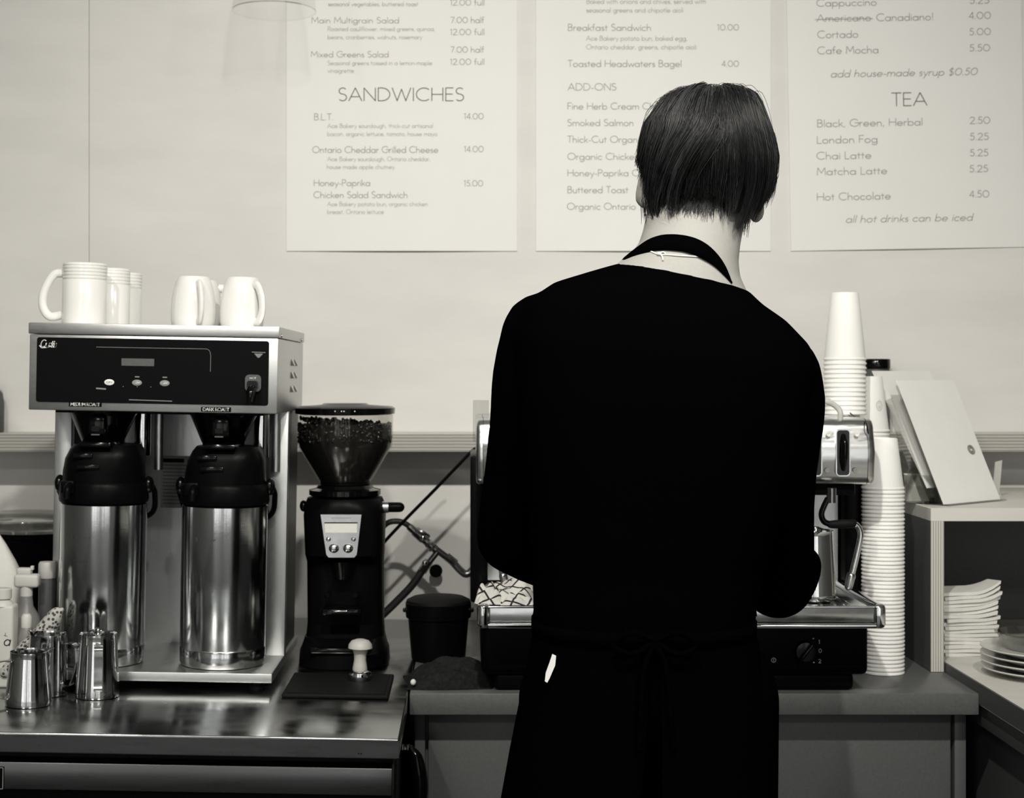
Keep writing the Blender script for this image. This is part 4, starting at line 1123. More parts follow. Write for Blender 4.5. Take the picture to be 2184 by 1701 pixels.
# ------------------------------------------------------------------ espresso machine
EX, EY = 0.39, 3.14
em = thing('espresso_machine', 'chrome and black two-group espresso machine behind the barista', 'espresso machine', (EX, EY, CT))
def ez(py, D): return P(0, py, D).z - CT
def ex(px, D): return (px - VX) * D / F - EX
TY = 2.86
tz1, tz0 = ez(1292, TY), ez(1338, TY)
# base
xb1 = ex(1853, 2.955)
G().box(-xb1, xb1, 2.955 - EY, .26, ez(1440, 2.955), tz0 + .01, .012, 3).build('base_housing', M['black'], em)
xb2 = ex(1822, 2.97)
G().box(-xb2, xb2, 2.97 - EY, .24, .001, ez(1436, 2.955), .010, 3).build('plinth', M['black'], em)
yb = 2.955 - EY - .0006
g = G()
for ch, pyy in (('1', 1372), ('0', 1391), ('2', 1413)):
    letters(ch, ex(1746, 2.955), ez(pyy, 2.955), .0075, None, .13, y=yb, g=g)
for qx, qy in ((1734, 1361), (1720, 1397), (1735, 1412)):
    pen(g, [[(ex(qx, 2.955), ez(qy, 2.955)), (ex(qx + 1.4, 2.955), ez(qy, 2.955))]], .0016, lambda u, v: (u, yb, v))
pen(g, [[(ex(1650, 2.955) + .0042 * math.cos(q * PI / 8), ez(1407, 2.955) + .0042 * math.sin(q * PI / 8)) for q in range(17)], [(ex(1650, 2.955), ez(1404, 2.955)), (ex(1650, 2.955), ez(1410, 2.955))]], .0009, lambda u, v: (u, yb, v))
g.build('switch_print', M['white'], em)
dl = G().lathe([(0, 0), (.020, 0), (.018, .012), (0, .013)], 32, Matrix.Translation((ex(1716, 2.955), yb, ez(1388, 2.955))) @ Matrix.Rotation(PI / 2, 4, 'X')).build('switch_dial', M['gloss'], em)
G().box(-.003, .003, -.021, -.012, -.019, .019, .002, 2, Matrix.Translation((ex(1716, 2.955), yb, ez(1388, 2.955))) @ Matrix.Rotation(math.radians(38), 4, 'Y')).build('dial_grip', M['gloss'], dl)
# drip tray
xt = ex(1890, TY)
xl = -xt
ty = TY - EY
tr_ = G().box(xl + .02, xt - .02, ty + .004, .12, tz0 + .008, tz1 - .004, .002).build('drip_tray', M['satin'], em)
G().box(xl + .022, xt - .022, ty, ty + .006, tz0 + .010, tz1 - .002, .002).build('tray_front', M['satin'], em)
G().tube([(xl + .02, ty - .003, tz0 + .004), (xt - .02, ty - .003, tz0 + .004)], .0052, 12).build('front_rail', M['chrome'], em)
G().tube([(xl + .02, ty + .001, tz1 - .002), (xt - .02, ty + .001, tz1 - .002)], .0022, 10).build('top_rail', M['chrome'], em)
for s in (-1, 1):
    G().box(s * xt - (.024 if s > 0 else 0), s * xt + (0 if s > 0 else .024), ty - .004, .12, tz0 - .002, tz1 + .004, .009, 4).build('corner_cap', M['chrome'], em)
zg = tz1
gp = G().box(xl + .05, xt - .055, ty + .012, .11, tz1 - .005, tz1 - .001, .001).build('tray_grate', M['satin'], em)
for k_ in range(26):
    xx = xl + .06 + k_ * (2 * xt - .125) / 25
    G().box(xx - .003, xx + .003, ty + .016, .105, tz1 - .0012, tz1 + .001, .0004, 1).build('grate_bar', M['satin'], gp)
# splash back and side columns
G().box(-.372, .372, .085, .095, tz1, ez(1030, 3.15)).build('splash_back', M['steelv'], em)
for s in (-1, 1):
    x_a, x_b = (ex(1800, 3.19), ex(1840, 3.19)) if s > 0 else (ex(1003, 3.19), ex(1040, 3.19))
    G().box(x_a, x_b, .035, .30, tz0, ez(970, 3.19), .005).build('side_column', M['black'], em)
G().box(-.38, .38, .14, .30, tz0, ez(1000, 3.19)).build('rear_housing', M['black'], em)
# upper housing with rounded profile
UY = 3.00
zt_, zu_ = ez(893, UY), ez(1034, UY)
yf = UY - EY
def prof_ring(x, inset=0.0):
    pts = []
    zz1, zz0, y0_, y1_ = zt_ - inset, zu_ + inset, yf + inset, .28
    pts += [(y1_, zz0), (y1_, zz1)]
    R1 = .022
    for q in range(5):
        a = PI / 2 + q * PI / 8
        pts.append((y0_ + .012 + R1 + R1 * math.cos(a), zz1 - R1 + R1 * math.sin(a)))
    pts += [(y0_ + .004, zz1 - .045), (y0_, (zz0 + zz1) / 2), (y0_ + .003, zz0 + .04)]
    R2 = .016
    for q in range(5):
        a = PI + q * PI / 8
        pts.append((y0_ + .006 + R2 + R2 * math.cos(a), zz0 + R2 + R2 * math.sin(a)))
    return [Vector((x, a, b)) for a, b in pts]
xh0, xh1 = ex(1016, UY), ex(1868, UY)
xs = ex(1852, UY)
G().loft([prof_ring(xh0 + .014), prof_ring(xs - .0004)]).build('upper_housing', M['machine'], em, sharp=50)
for s in (-1, 1):
    xa = xs + .0008 if s > 0 else xh0 + .0132
    xb = xh1 if s > 0 else xh0
    dirn = 1 if s > 0 else -1
    G().loft([prof_ring(xa), prof_ring(xb - dirn * .005), prof_ring(xb - dirn * .001, .003), prof_ring(xb, .008)]).build('end_cap', M['machine'], em, sharp=50)
# lever slots
def slot(pxc, mirror=False):
    xc = ex(pxc, UY)
    if mirror:
        xc = -xc + (xh0 + xh1)
    w_, z1_, z0_ = .0118, ez(917, UY), ez(1013, UY)
    rim = G().prism(rrect(xc - w_ - .0022, xc + w_ + .0022, z0_ - .0022, z1_ + .0022, .008), yf - .0012, yf + .03).build('slot_rim', M['satin'], em)
    G().prism(rrect(xc - w_, xc + w_, z0_, z1_, .006), yf - .0022, yf - .0010).build('slot_mouth', M['gloss'], rim)
    G().tube(crom([(xc, yf - .004, z1_ - .012), (xc + .001, yf - .009, (z0_ + z1_) / 2 + .015), (xc, yf - .008, (z0_ + z1_) / 2 - .012), (xc, yf - .003, z0_ + .014)], 5), [.006, .0085, .0085, .006], 14, True, None, .75).build('steam_lever', M['gloss'], rim)
    for dx, pyy, mm in ((.027, 926, 'white'), (.024, 1003, 'grey')):
        G().lathe([(0, 0), (.0048, 0), (.0044, .0012), (.0026, .0013), (.0022, .0004), (0, .0004)], 18, Matrix.Translation((xc + dx * (1 if not mirror else -1), yf + .0005, ez(pyy, UY))) @ Matrix.Rotation(PI / 2, 4, 'X')).build('lever_icon', M[mm], rim)
slot(1798); slot(1738); slot(1798, True); slot(1738, True)
# under-housing plate, group heads with portafilters
G().box(-.36, .36, yf + .03, .09, zu_ - .022, zu_ + .004, .004).build('under_plate', M['black'], em)
for gxx in (-.17, .12):
    gh = G().lathe([(0, zu_ - .072), (.033, zu_ - .072), (.036, zu_ - .066), (.036, zu_ - .036), (.028, zu_ - .02), (.028, zu_ - .01), (0, zu_ - .01)], 36, Matrix.Translation((gxx, -.055, 0))).build('group_head', M['chrome'], em)
    pf = G().lathe([(0, zu_ - .108), (.026, zu_ - .108), (.032, zu_ - .098), (.034, zu_ - .075), (0, zu_ - .074)], 36, Matrix.Translation((gxx, -.055, 0))).build('portafilter', M['chrome'], em)
    G().tube([(gxx, -.085, zu_ - .088), (gxx, -.15, zu_ - .094), (gxx, -.205, zu_ - .104)], [.008, .0105, .0125], 14, True).build('portafilter_handle', M['black'], pf)
    for s in (-1, 1):
        G().tube(crom([(gxx, -.055, zu_ - .106), (gxx + s * .012, -.055, zu_ - .114), (gxx + s * .013, -.055, zu_ - .128)], 4), .0045, 10).build('pour_spout', M['chrome'], pf)
# steam wands
def wand(s):
    SD = 2.985
    def q(px, py, d=0.0):
        x = ex(px, SD)
        if s < 0:
            x = -x + (xh0 + xh1)
        return (x, SD - EY + d, ez(py, SD))
    g0 = G().lathe([(0, -.014), (.0095, -.014), (.0095, .014), (0, .014)], 16, Matrix.Translation(q(1773, 1056))).build('wand_nut', M['brass'], em)
    w0 = G().tube(crom([q(1766, 1062), q(1758, 1078), q(1752, 1096), q(1758, 1112), q(1776, 1119)], 6), .0058, 12).build('steam_pipe', M['gloss'], em)
    G().tube([q(1772, 1118), q(1796, 1117), q(1819, 1116)], [.0075, .009, .008], 14, True).build('wand_grip', M['rubber'], w0)
    G().tube(crom([q(1816, 1116), q(1828, 1120), q(1835, 1134), q(1834, 1152), q(1824, 1196), q(1814, 1236)], 6), .0056, 14).build('wand_pipe', M['chrome'], w0)
    G().tube([q(1815, 1228), q(1810, 1250)], [.0085, .0078], 14, True).build('wand_tip', M['satin'], w0)
wand(1)
wand(-1)
# cup rail on top
rail_z = ez(862, 3.05)
G().tube(crom([(ex(1792, 3.03), 3.03 - EY, zt_ - .004), (ex(1792, 3.03), 3.03 - EY, zt_ + .012), (ex(1786, 3.03), 3.04 - EY, rail_z - .004), (ex(1768, 3.05), 3.06 - EY, rail_z + .004), (ex(1740, 3.06), 3.06 - EY, rail_z + .006), (0, 3.06 - EY, rail_z + .006), (-ex(1740, 3.06) + xh0 + xh1, 3.06 - EY, rail_z + .006), (-ex(1768, 3.05) + xh0 + xh1, 3.06 - EY, rail_z + .004), (-ex(1792, 3.03) + xh0 + xh1, 3.03 - EY, zt_ + .012), (-ex(1792, 3.03) + xh0 + xh1, 3.03 - EY, zt_ - .004)], 6), .0055, 12).build('cup_rail', M['jug'], em)
G().box(xh0 + .03, xh1 - .03, .0, .27, zt_ - .001, zt_ + .003).build('cup_warmer', M['satin'], em)
G().tube(crom([(ex(1766, 3.3), .20, ez(850, 3.34)), (ex(1800, 3.2), .10, ez(862, 3.24)), (ex(1835, 3.1), .0, ez(890, 3.12)), (ex(1848, UY), yf + .006, ez(901, UY)), (ex(1852, UY), yf - .0008, ez(925, UY))], 6), .0011, 6).build('seam_wire', M['black'], em)
# clear splash guard at the left end of the top
G().box(xh0 - .006, xh0 + .026, .02, .024, zt_ - .05, ez(853, 3.16), .001, 1).build('end_guard', M['acrylic'], em)

# pitcher being filled, on the drip tray
pitcher('tall steel milk pitcher held on the drip tray under the steam wand', ((1733 - VX) * 2.935 / F, 2.935, CT + tz1 + .001), P(0, 1131, 2.935).z - CT - tz1, .0435, .0375, math.radians(-20), group='steel milk pitchers', table=False, hk=1.15)

# checked towel on the drip tray
tw = thing('checked_towel', 'crumpled white towel with dark check lines on the left of the drip tray', 'towel', ((1088 - VX) * 2.93 / F, 2.935, CT + tz1 + .001))
def towel_uv(o, a=math.radians(40), off=2.0):
    uvl = o.data.uv_layers.new(name='UVMap')
    for lp_ in o.data.loops:
        x, y, z = o.data.vertices[lp_.vertex_index].co
        uvl.data[lp_.index].uv = ((x * math.cos(a) - (y + z) * math.sin(a)) / .20 + off, (x * math.sin(a) + (y + z) * math.cos(a)) / .20 + off)
towel_uv(heap(G(), .050, .060, .048, 36, 30, 11, .13, shape=lambda u, w: .45 + .55 * (u + 1) / 2 + .12 * math.sin(7 * u + 3 * w)).build('towel_cloth', M['towel'], tw, sharp=0))
g = heap(G(), .026, .024, .026, 24, 20, 5, .30)
g.v = [(x - .040, y - .042, z) for x, y, z in g.v]
towel_uv(g.build('towel_fold', M['towel'], tw, sharp=0), math.radians(62), 2.3)
g = heap(G(), .030, .016, .014, 24, 16, 8, .35)
g.v = [(x + .012, y - .058, z) for x, y, z in g.v]
towel_uv(g.build('towel_hem', M['towel'], tw, sharp=0), math.radians(20), 2.6)

# ------------------------------------------------------------------ stacks of paper cups
def cup_mesh(name, h, rr, rb):
    g = G()
    g.lathe([(rr - .0005, .0), (rr + .0012, .0012), (rr + .0014, .003), (rr + .0006, .0046), (rr - .0006, .0052), (rb + .0002, h - .001), (rb - .0006, h), (rb - .0014, h - .001), (rb - .0016, h - .006), (0, h - .006)], 36)
    me = g.mesh(name, 38)
    me.materials.append(M['cup'])
    return me
def stack(n, me, h, pitch, x, y, z0, label, group, top_label, lean=0.0, mark=None):
    objs = []
    for i in range(n):
        o = link('paper_cup', me)
        jx, jy = random.uniform(-.0004, .0004), random.uniform(-.0004, .0004)
        o.location = (x + jx + lean * i * pitch, y + jy, z0 + i * pitch)
        o.rotation_euler.z = random.uniform(0, 6.28)
        tag(o, top_label if i == n - 1 else label, 'paper cup', group)
        objs.append(o)
    return objs
D_ = 3.155
hA = (P(0, 938, D_).z - P(0, 1046, D_).z)
meA = cup_mesh('paper_cup', hA, .0415, .0285)
nA = int(round((P(0, 1046, D_).z - CT) / .00775)) + 1
stack(nA, meA, hA, (P(0, 1042, D_).z - CT) / (nA - 1) * 1.0, (1883 - VX) * D_ / F, D_, CT, 'upturned white paper cup within the tall stack by the machine', 'paper cups in the tall counter stack', 'topmost paper cup of the tall stack on the counter')
D_ = 3.22
zmt = CT + zt_ + .003
hB = P(0, 626, D_).z - P(0, 770, D_).z
meB = cup_mesh('paper_cup', hB, .0425, .0278)
nB = int(round((P(0, 770, D_).z - zmt) / .0092)) + 1
stack(nB, meB, hB, (P(0, 768, D_).z - zmt) / (nB - 1), (1802 - VX) * D_ / F, D_, zmt, 'upturned tall paper cup stacked on top of the espresso machine', 'paper cups on the espresso machine', 'topmost tall paper cup on the espresso machine')
D_ = 3.30
hC = P(0, 804, D_).z - P(0, 922, D_).z
meC = cup_mesh('paper_cup', hC, .0445, .0300)
nC = int(round((P(0, 922, D_).z - CT) / .0082)) + 1
xC = (1850 - VX) * D_ / F
cs = stack(nC, meC, hC, (P(0, 920, D_).z - CT) / (nC - 1), xC, D_, CT, 'upturned paper cup in the rear stack hidden behind the front stack', 'paper cups in the rear counter stack', 'paper cup with a small printed crest, top of the rear stack')
cs[-1].rotation_euler.z = 0
def onC(u, v):
    z = hC - .062 + v
    r = .0445 + (.0300 - .0445) * z / hC + .0005
    a = u / r
    return (r * math.sin(a), -r * math.cos(a), z)
g = G()
u0 = .0165
pen(g, [[(u0 + .0075 * math.cos(q * PI / 12), .0105 * math.sin(q * PI / 12)) for q in range(25)]], .0009, onC)
pen(g, [[(u0 + .0055 * math.cos(q * PI / 12), .0082 * math.sin(q * PI / 12)) for q in range(25)]], .0005, onC)
pen(g, [[(u0 - .0028, .001), (u0 - .0028, -.0045), (u0, -.0065), (u0 + .0028, -.0045), (u0 + .0028, .001), (u0 - .0028, .001)], [(u0 - .0012, -.0005), (u0 - .0006, -.004), (u0, -.0015), (u0 + .0006, -.004), (u0 + .0012, -.0005)], [(u0 - .003, .004), (u0, .0065), (u0 + .003, .004)], [(u0 - .001, .013), (u0 + .001, .0135)]], .0006, onC)
crest = g.build('printed_crest', M['ink3'], cs[-1], sharp=0)

jr = thing('lidded_jar', 'grey jar with a black lid on the wall ledge behind the cups', 'jar', ((1868 - VX) * 3.80 / F, 3.80, ledge_top))
jz1, jz0 = P(0, 765, 3.77).z - ledge_top, P(0, 785, 3.77).z - ledge_top
G().lathe([(0, 0), (.032, 0), (.0335, .003), (.0335, jz0 - .006), (.031, jz0), (0, jz0)], 36).build('jar_body', M['sidegrey'], jr)
G().lathe([(0, jz0 - .001), (.034, jz0 - .001), (.0345, jz0 + .001), (.0345, jz1 - .002), (.033, jz1), (0, jz1)], 36).build('lid', M['gloss'], jr)

# ------------------------------------------------------------------ leaflets in a clear stand on the shelf
st = thing('leaflet_stand', 'clear acrylic leaflet stand on the plywood shelf', 'stand', P(2013, 1083, 3.21))
st.location.z = SZ
th_ = math.radians(40.6)
ph_ = math.radians(24)
ud = Vector((math.cos(th_), math.sin(th_), 0))
nb = Vector((-math.sin(th_), math.cos(th_), 0))
vd = nb * math.sin(ph_) + Vector((0, 0, 1)) * math.cos(ph_)
nf = vd.cross(ud).normalized()                 # faces away behind the sheet
def slab(g, o, a, b, c):
    p = [o, o + a, o + a + b, o + b]
    g.add(p + [q + c for q in p], [(0, 1, 2, 3), (7, 6, 5, 4), (0, 4, 5, 1), (1, 5, 6, 2), (2, 6, 7, 3), (3, 7, 4, 0)])
    return g
back = -nf if nf.dot(nb) < 0 else nf
o0 = Vector((0, 0, .002)) + back * .004
slab(G(), o0, ud * .222, vd * .27, back * .003).build('back_plate', M['acrylic'], st)
slab(G(), Vector((0, 0, .0)) - nb * .012, ud * .222, nb * .16, Vector((0, 0, .003))).build('foot_plate', M['acrylic'], st)
slab(G(), Vector((0, 0, .003)) + nb * .10, ud * .222, Vector((0, 0, .075)) - nb * .02, nb * .003).build('prop_plate', M['acrylic'], st)
slab(G(), o0 + back * .02 - ud * .004, vd * .25, back * .02, ud * .003).build('side_plate', M['acrylic'], st)
lf = thing('leaflet', 'front white leaflet with a small round stamp on the clear stand', 'leaflet', st.location, group='leaflets on the stand')
slab(G(), Vector((0, 0, .003)), ud * .216, vd * .279, back * .001).build('sheet', M['cup'], lf)
g = G()
def onL(u, v): return Vector((0, 0, .003)) + ud * u + vd * v - back * .0006
for rr_ in (.010, .007, .004):
    pen(g, [[(.178 + rr_ * 1.2 * math.cos(q * PI / 10), .115 + rr_ * math.sin(q * PI / 10)) for q in range(21)]], .0022, onL)
g.build('round_stamp', M['grey'], lf, sharp=0)
ph2 = math.radians(29)
vd2 = nb * math.sin(ph2) + Vector((0, 0, 1)) * math.cos(ph2)
lf2 = thing('leaflet', 'rear white leaflet standing higher, behind the stamped leaflet', 'leaflet', st.location + Vector(nb * .028) + ud * .008, group='leaflets on the stand')
slab(G(), Vector((0, 0, .004)) + vd2 * .034, ud * .216, vd2 * .279, back * .001).build('sheet', M['cup'], lf2)
g = G()
def onL2(u, v): return Vector((0, 0, .004)) + ud * u + vd2 * (v + .034) - back * .0006
for q in range(7):
    pen(g, [[(.07 + q * .016, .236 + .002 * (q % 2)), (.079 + q * .016, .239 - .002 * (q % 3))]], .0025, onL2)
g.build('faint_print', M['ink3'], lf2, sharp=0)
slab(G(), Vector((0, 0, .0)) + nb * .0, ud * .2, Vector((0, 0, .004)) + vd2 * .034, back * .002).build('riser', M['acrylic'], lf2)
bx_o = thing('acrylic_box', 'clear acrylic card box beside the leaflet stand', 'box', P(1958, 1072, 3.29))
bx_o.location.z = SZ
for a_ in ((-.034, .034, -.03, -.0275, .0, .06), (-.034, .034, .0275, .03, .0, .085), (-.034, -.0315, -.0275, .0275, .0, .06), (.0315, .034, -.0275, .0275, .0, .06), (-.034, .034, -.03, .03, .0, .0025)):
    G().box(*a_).build('box_wall', M['acrylic'], bx_o)
G().box(-.026, .026, .004, .007, .004, .062, 0, 2, Matrix.Rotation(math.radians(-8), 4, 'X')).build('card', M['napkin'], bx_o)
cp = thing('price_clip', 'small white plastic price clip behind the leaflets', 'clip', P(2122, 1062, 3.44))
cp.location.z = SZ
G().box(-.012, .012, -.008, .008, 0, .006, .002).build('clip_foot', M['jug'], cp)
slab(G(), Vector((-.006, 0, .005)), Vector((.017, .004, .004)), Vector((.008, .004, .072)), Vector((0, .0025, 0))).build('clip_card', M['jug'], cp)

# ------------------------------------------------------------------ napkins, plates, dish
RZ = CT + .019
nD = 3.275
for k_ in range(17):
    o = thing('paper_napkin', 'folded white napkin in the pile inside the shelf' if k_ < 16 else 'topmost folded napkin of the pile, corner curling up', 'napkin', ((2056 - VX) * nD / F + random.uniform(-.003, .003), nD + random.uniform(-.003, .003), RZ + k_ * .0079), group='napkins in the shelf')
    o.rotation_euler.z = random.uniform(-.05, .05)
    g = G()
    n_ = 8
    up = max(0.0, (k_ - 4) / 12.0)
    def top(i, j):
        u, w = i / n_ * 2 - 1, j / n_ * 2 - 1
        return .016 * up ** 1.5 * max(0, u) ** 2 * (1.2 - .3 * w) - .0035 * up * max(0, -u) + .0006 * math.sin(3 * u + k_)
    half = .056 + (.006 if k_ > 10 else 0) * random.random()
    v = [(half * (i / n_ * 2 - 1), .05 * (j / n_ * 2 - 1), top(i, j) + .0074) for j in range(n_ + 1) for i in range(n_ + 1)]
    lo_ = [(x * .985, y * .985, z - .0068) for x, y, z in v]
    f = [(j * (n_ + 1) + i, j * (n_ + 1) + i + 1, (j + 1) * (n_ + 1) + i + 1, (j + 1) * (n_ + 1) + i) for j in range(n_) for i in range(n_)]
    g.add(v + lo_, f + [tuple(q + len(v) for q in reversed(t_)) for t_ in f])
    loop = list(range(n_ + 1)) + [j * (n_ + 1) + n_ for j in range(1, n_ + 1)] + [n_ * (n_ + 1) + i for i in range(n_ - 1, -1, -1)] + [j * (n_ + 1) for j in range(n_ - 1, 0, -1)]
    for a, b_ in zip(loop, loop[1:] + loop[:1]):
        g.f.append((a, b_, b_ + len(v), a + len(v)))
    g.build('folded_paper', M['napkin'], o)
pl_me = G().lathe([(0, .004), (.070, .004), (.072, 0), (.078, 0), (.080, .004), (.122, .0125), (.1255, .0150), (.1245, .0166), (.118, .0150), (.082, .0085), (0, .0078)], 64).mesh('plate')
pl_me.materials.append(M['plate'])
pX, pY = (2236 - VX) * 3.03 / F, 3.03
for k_ in range(4):
    o = link('plate', pl_me)
    o.location = (pX + random.uniform(-.002, .002), pY + random.uniform(-.002, .002), RZ + k_ * .0128)
    tag(o, ('stoneware plate at the bottom of the pile on the return counter', 'second stoneware plate up from the counter', 'stoneware plate just below the top of the pile', 'top stoneware plate with a clear dish on it')[k_], 'plate', 'plates on the return counter')
ds = thing('clear_dish', 'clear ribbed plastic dish on the pile of plates', 'dish', (pX - .012, pY + .02, RZ + 3 * .0128 + .0085))
G().lathe([(0, 0), (.060, 0), (.066, .004), (.074, .022), (.079, .030), (.082, .031), (.082, .033), (.077, .033), (.071, .024), (.063, .006), (0, .003)], 48).build('dish_body', M['acrylic'], ds)
G().lathe([(.058, .012), (.061, .012), (.061, .015), (.058, .015)], 40).build('dish_rib', M['acrylic'], ds)

# ------------------------------------------------------------------ clear glass pendant at the top
pn = thing('pendant_lamp', 'clear glass pendant shade hanging at the top of the view', 'lamp', ((585 - VX) * 3.5 / F, 3.5, 3.1))
zr = P(0, 24, 3.5).z - 3.1
G().lathe([(.030, zr + .36), (.034, zr + .31), (.060, zr + .22), (.086, zr + .10), (.0940, zr), (.0925, zr), (.0845, zr + .10), (.0585, zr + .22), (.0325, zr + .31), (.0285, zr + .36)], 56).build('glass_shade', M['glass'], pn)
G().tube([(.0932 * math.sin(q * PI / 24), -.0932 * math.cos(q * PI / 24), zr) for q in range(49)], .0020, 10).build('glass_rim', M['glass'], pn)
G().lathe([(0, zr + .34), (.027, zr + .34), (.030, zr + .36), (.030, zr + .375), (.012, zr + .395), (0, zr + .395)], 28).build('socket_cap', M['satin'], pn)
G().tube([(0, 0, zr + .39), (0, 0, 0)], .003, 8).build('flex', M['black'], pn)
G().lathe([(0, -.022), (.045, -.022), (.05, -.004), (.05, 0), (0, 0)], 28).build('ceiling_rose', M['satin'], pn)
em_ = bpy.data.materials.new('lit_bulb')
em_.use_nodes = True
em_.node_tree.nodes['Principled BSDF'].inputs['Emission Color'].default_value = (1, .93, .8, 1)
em_.node_tree.nodes['Principled BSDF'].inputs['Emission Strength'].default_value = 6.0
G().lathe([(0, zr + .235), (.014, zr + .238), (.022, zr + .255), (.022, zr + .275), (.012, zr + .305), (.012, zr + .342), (0, zr + .342)], 28).build('bulb', em_, pn)
# ------------------------------------------------------------------ the barista
PDp = 2.18
bar = thing('person', 'person seen from behind in black sweater and apron, working at the espresso machine', 'person', (P(1400, 0, PDp).x, PDp, 0))
BO = Vector(bar.location)
def Q(px, py, D=PDp): return P(px, py, D) - BO
def band(xl, yl, xr, yr, dep, D, n=40, e=2.5, ys=0.0):
    a, b = Q(xl, yl, D), Q(xr, yr, D)
    c = (a + b) / 2
    hx = (b.x - a.x) / 2
    t = (b.z - a.z) / (b.x - a.x)
    return ring(c.x, c.y + ys, c.z, hx, dep, n, e, t)

def fuse(g, name, m, parent, voxel, smooth=6, factor=.5):
    """weld overlapping closed shapes into one continuous surface"""
    me = g.mesh(name + '_raw', 0)
    o = bpy.data.objects.new(name + '_raw', me)
    COL.objects.link(o)
    md = o.modifiers.new('r', 'REMESH')
    md.mode = 'VOXEL'
    md.voxel_size = voxel
    md.use_smooth_shade = True
    sm = o.modifiers.new('s', 'SMOOTH')
    sm.factor = factor
    sm.iterations = smooth
    dg = bpy.context.evaluated_depsgraph_get()
    dg.update()
    out = bpy.data.meshes.new_from_object(o.evaluated_get(dg))
    out.name = name
    bpy.data.objects.remove(o)
    bpy.data.meshes.remove(me)
    out.materials.clear()
    out.materials.append(m)
    out.polygons.foreach_set('use_smooth', [True] * len(out.polygons))
    return link(name, out, parent)

def limb(g, pts, rs, n=20, sub=5):
    """tapered rounded limb through points with a radius each"""
    path = crom(pts, sub)
    rr = []
    for i in range(len(path)):
        k = i / sub
        a = min(int(k), len(rs) - 2)
        rr.append(rs[a] + (rs[a + 1] - rs[a]) * (k - a))
    g.tube(path, rr, n, True)
    return g

# arm joints
Lsh, Lel, Lwr = Q(1154, 708, 2.20), Q(1092, 1145, 2.34), Q(1205, 1225, 2.60)
Rsh, Rel, Rwr = Q(1668, 796, 2.20), Q(1658, 1243, 2.44), Q(1714, 1200, 2.762)
Lmid = [Q(1130, 800, 2.215), Q(1122, 900, 2.24), Q(1112, 1000, 2.28), Q(1102, 1075, 2.31)]
Rmid = [Q(1681, 870, 2.22), Q(1668, 980, 2.27), Q(1661, 1080, 2.33), Q(1661, 1170, 2.39)]

def hand(g, wr, fwd, palm_n, thumb_side, curl=.5, size=1.0):
    """five fingers on a palm; fwd runs from wrist to knuckles, palm_n out of the palm"""
    fwd = Vector(fwd).normalized()
    pn_ = Vector(palm_n)
    pn_ = (pn_ - fwd * pn_.dot(fwd)).normalized()
    sd = fwd.cross(pn_).normalized() * thumb_side
    s = size
    k0 = wr + fwd * .085 * s
    for t_ in (-1.5, -.5, .5, 1.5):
        limb(g, [wr + sd * t_ * .011 * s, wr + fwd * .045 * s + sd * t_ * .016 * s, k0 + sd * t_ * .0195 * s], [.014 * s, .0135 * s, .0115 * s], 12, 3)
    lens = (.072, .082, .086, .076)
    for k_, t_ in enumerate((-1.5, -.5, .5, 1.5)):
        b = k0 + sd * t_ * .0195 * s - fwd * .006
        L = lens[k_] * s
        a1, a2, a3 = curl * .7, curl * 1.7, curl * 2.4
        def dirn(a): return fwd * math.cos(a) + pn_ * math.sin(a)
        p1 = b + dirn(a1) * L * .48
        p2 = p1 + dirn(a2) * L * .30
        p3 = p2 + dirn(a3) * L * .24
        limb(g, [b, p1, p2, p3], [.0096 * s, .0088 * s, .0082 * s, .0072 * s], 12, 3)
    b = wr + fwd * .025 * s + sd * .022 * s
    p1 = b + (fwd * .5 + sd * .75 + pn_ * .35).normalized() * .038 * s
    p2 = p1 + (fwd * .8 + sd * .25 + pn_ * .55).normalized() * .032 * s
    p3 = p2 + (fwd * .85 - sd * .05 + pn_ * .55).normalized() * .024 * s
    limb(g, [b, p1, p2, p3], [.014 * s, .0115 * s, .0100 * s, .0082 * s], 12, 3)

# --- body: one continuous skin surface
g = G()
HD = 2.24
head_rows = ((208, 1520, 30, .030, .030), (222, 1517, 70, .060, .058), (250, 1512, 104, .083, .078), (295, 1508, 124, .098, .092), (340, 1505, 131, .100, .098), (385, 1502, 127, .094, .101), (420, 1500, 119, .080, .103), (455, 1498, 103, .062, .104), (485, 1498, 84, .040, .102), (508, 1500, 58, .0, .096), (520, 1500, 36, -.03, .088))
rings = []
for py, xc, hw_, bk_, fr_ in head_rows:
    c = Q(xc, py, HD)
    hx = hw_ * HD / F
    rings.append([Vector((c.x + q.x, c.y + (q.y * (bk_ + fr_) / 2 + (fr_ - bk_) / 2), c.z)) for q in ring(0, 0, 0, hx, 1.0, 40, 2.15)])
g.loft(rings)
fc = Q(1500, 400, HD) + Vector((0, .100, 0))
g.ball(fc + Vector((0, .004, -.010)), .0125, .0105, .0095, 16, 10)                       # nose
limb(g, [fc + Vector((0, -.004, .03)), fc + Vector((0, .006, -.006))], [.007, .0090], 12, 4)
g.ball(fc + Vector((0, -.002, -.048)), .024, .012, .008, 16, 8)                       # lips
g.ball(fc + Vector((0, -.002, -.058)), .020, .012, .008, 16, 8)
for s in (-1, 1):
    g.ball(fc + Vector((s * .033, -.012, .036)), .024, .014, .008, 14, 8)             # brows
    g.ball(fc + Vector((s * .045, -.018, -.015)), .024, .022, .022, 14, 8)            # cheeks
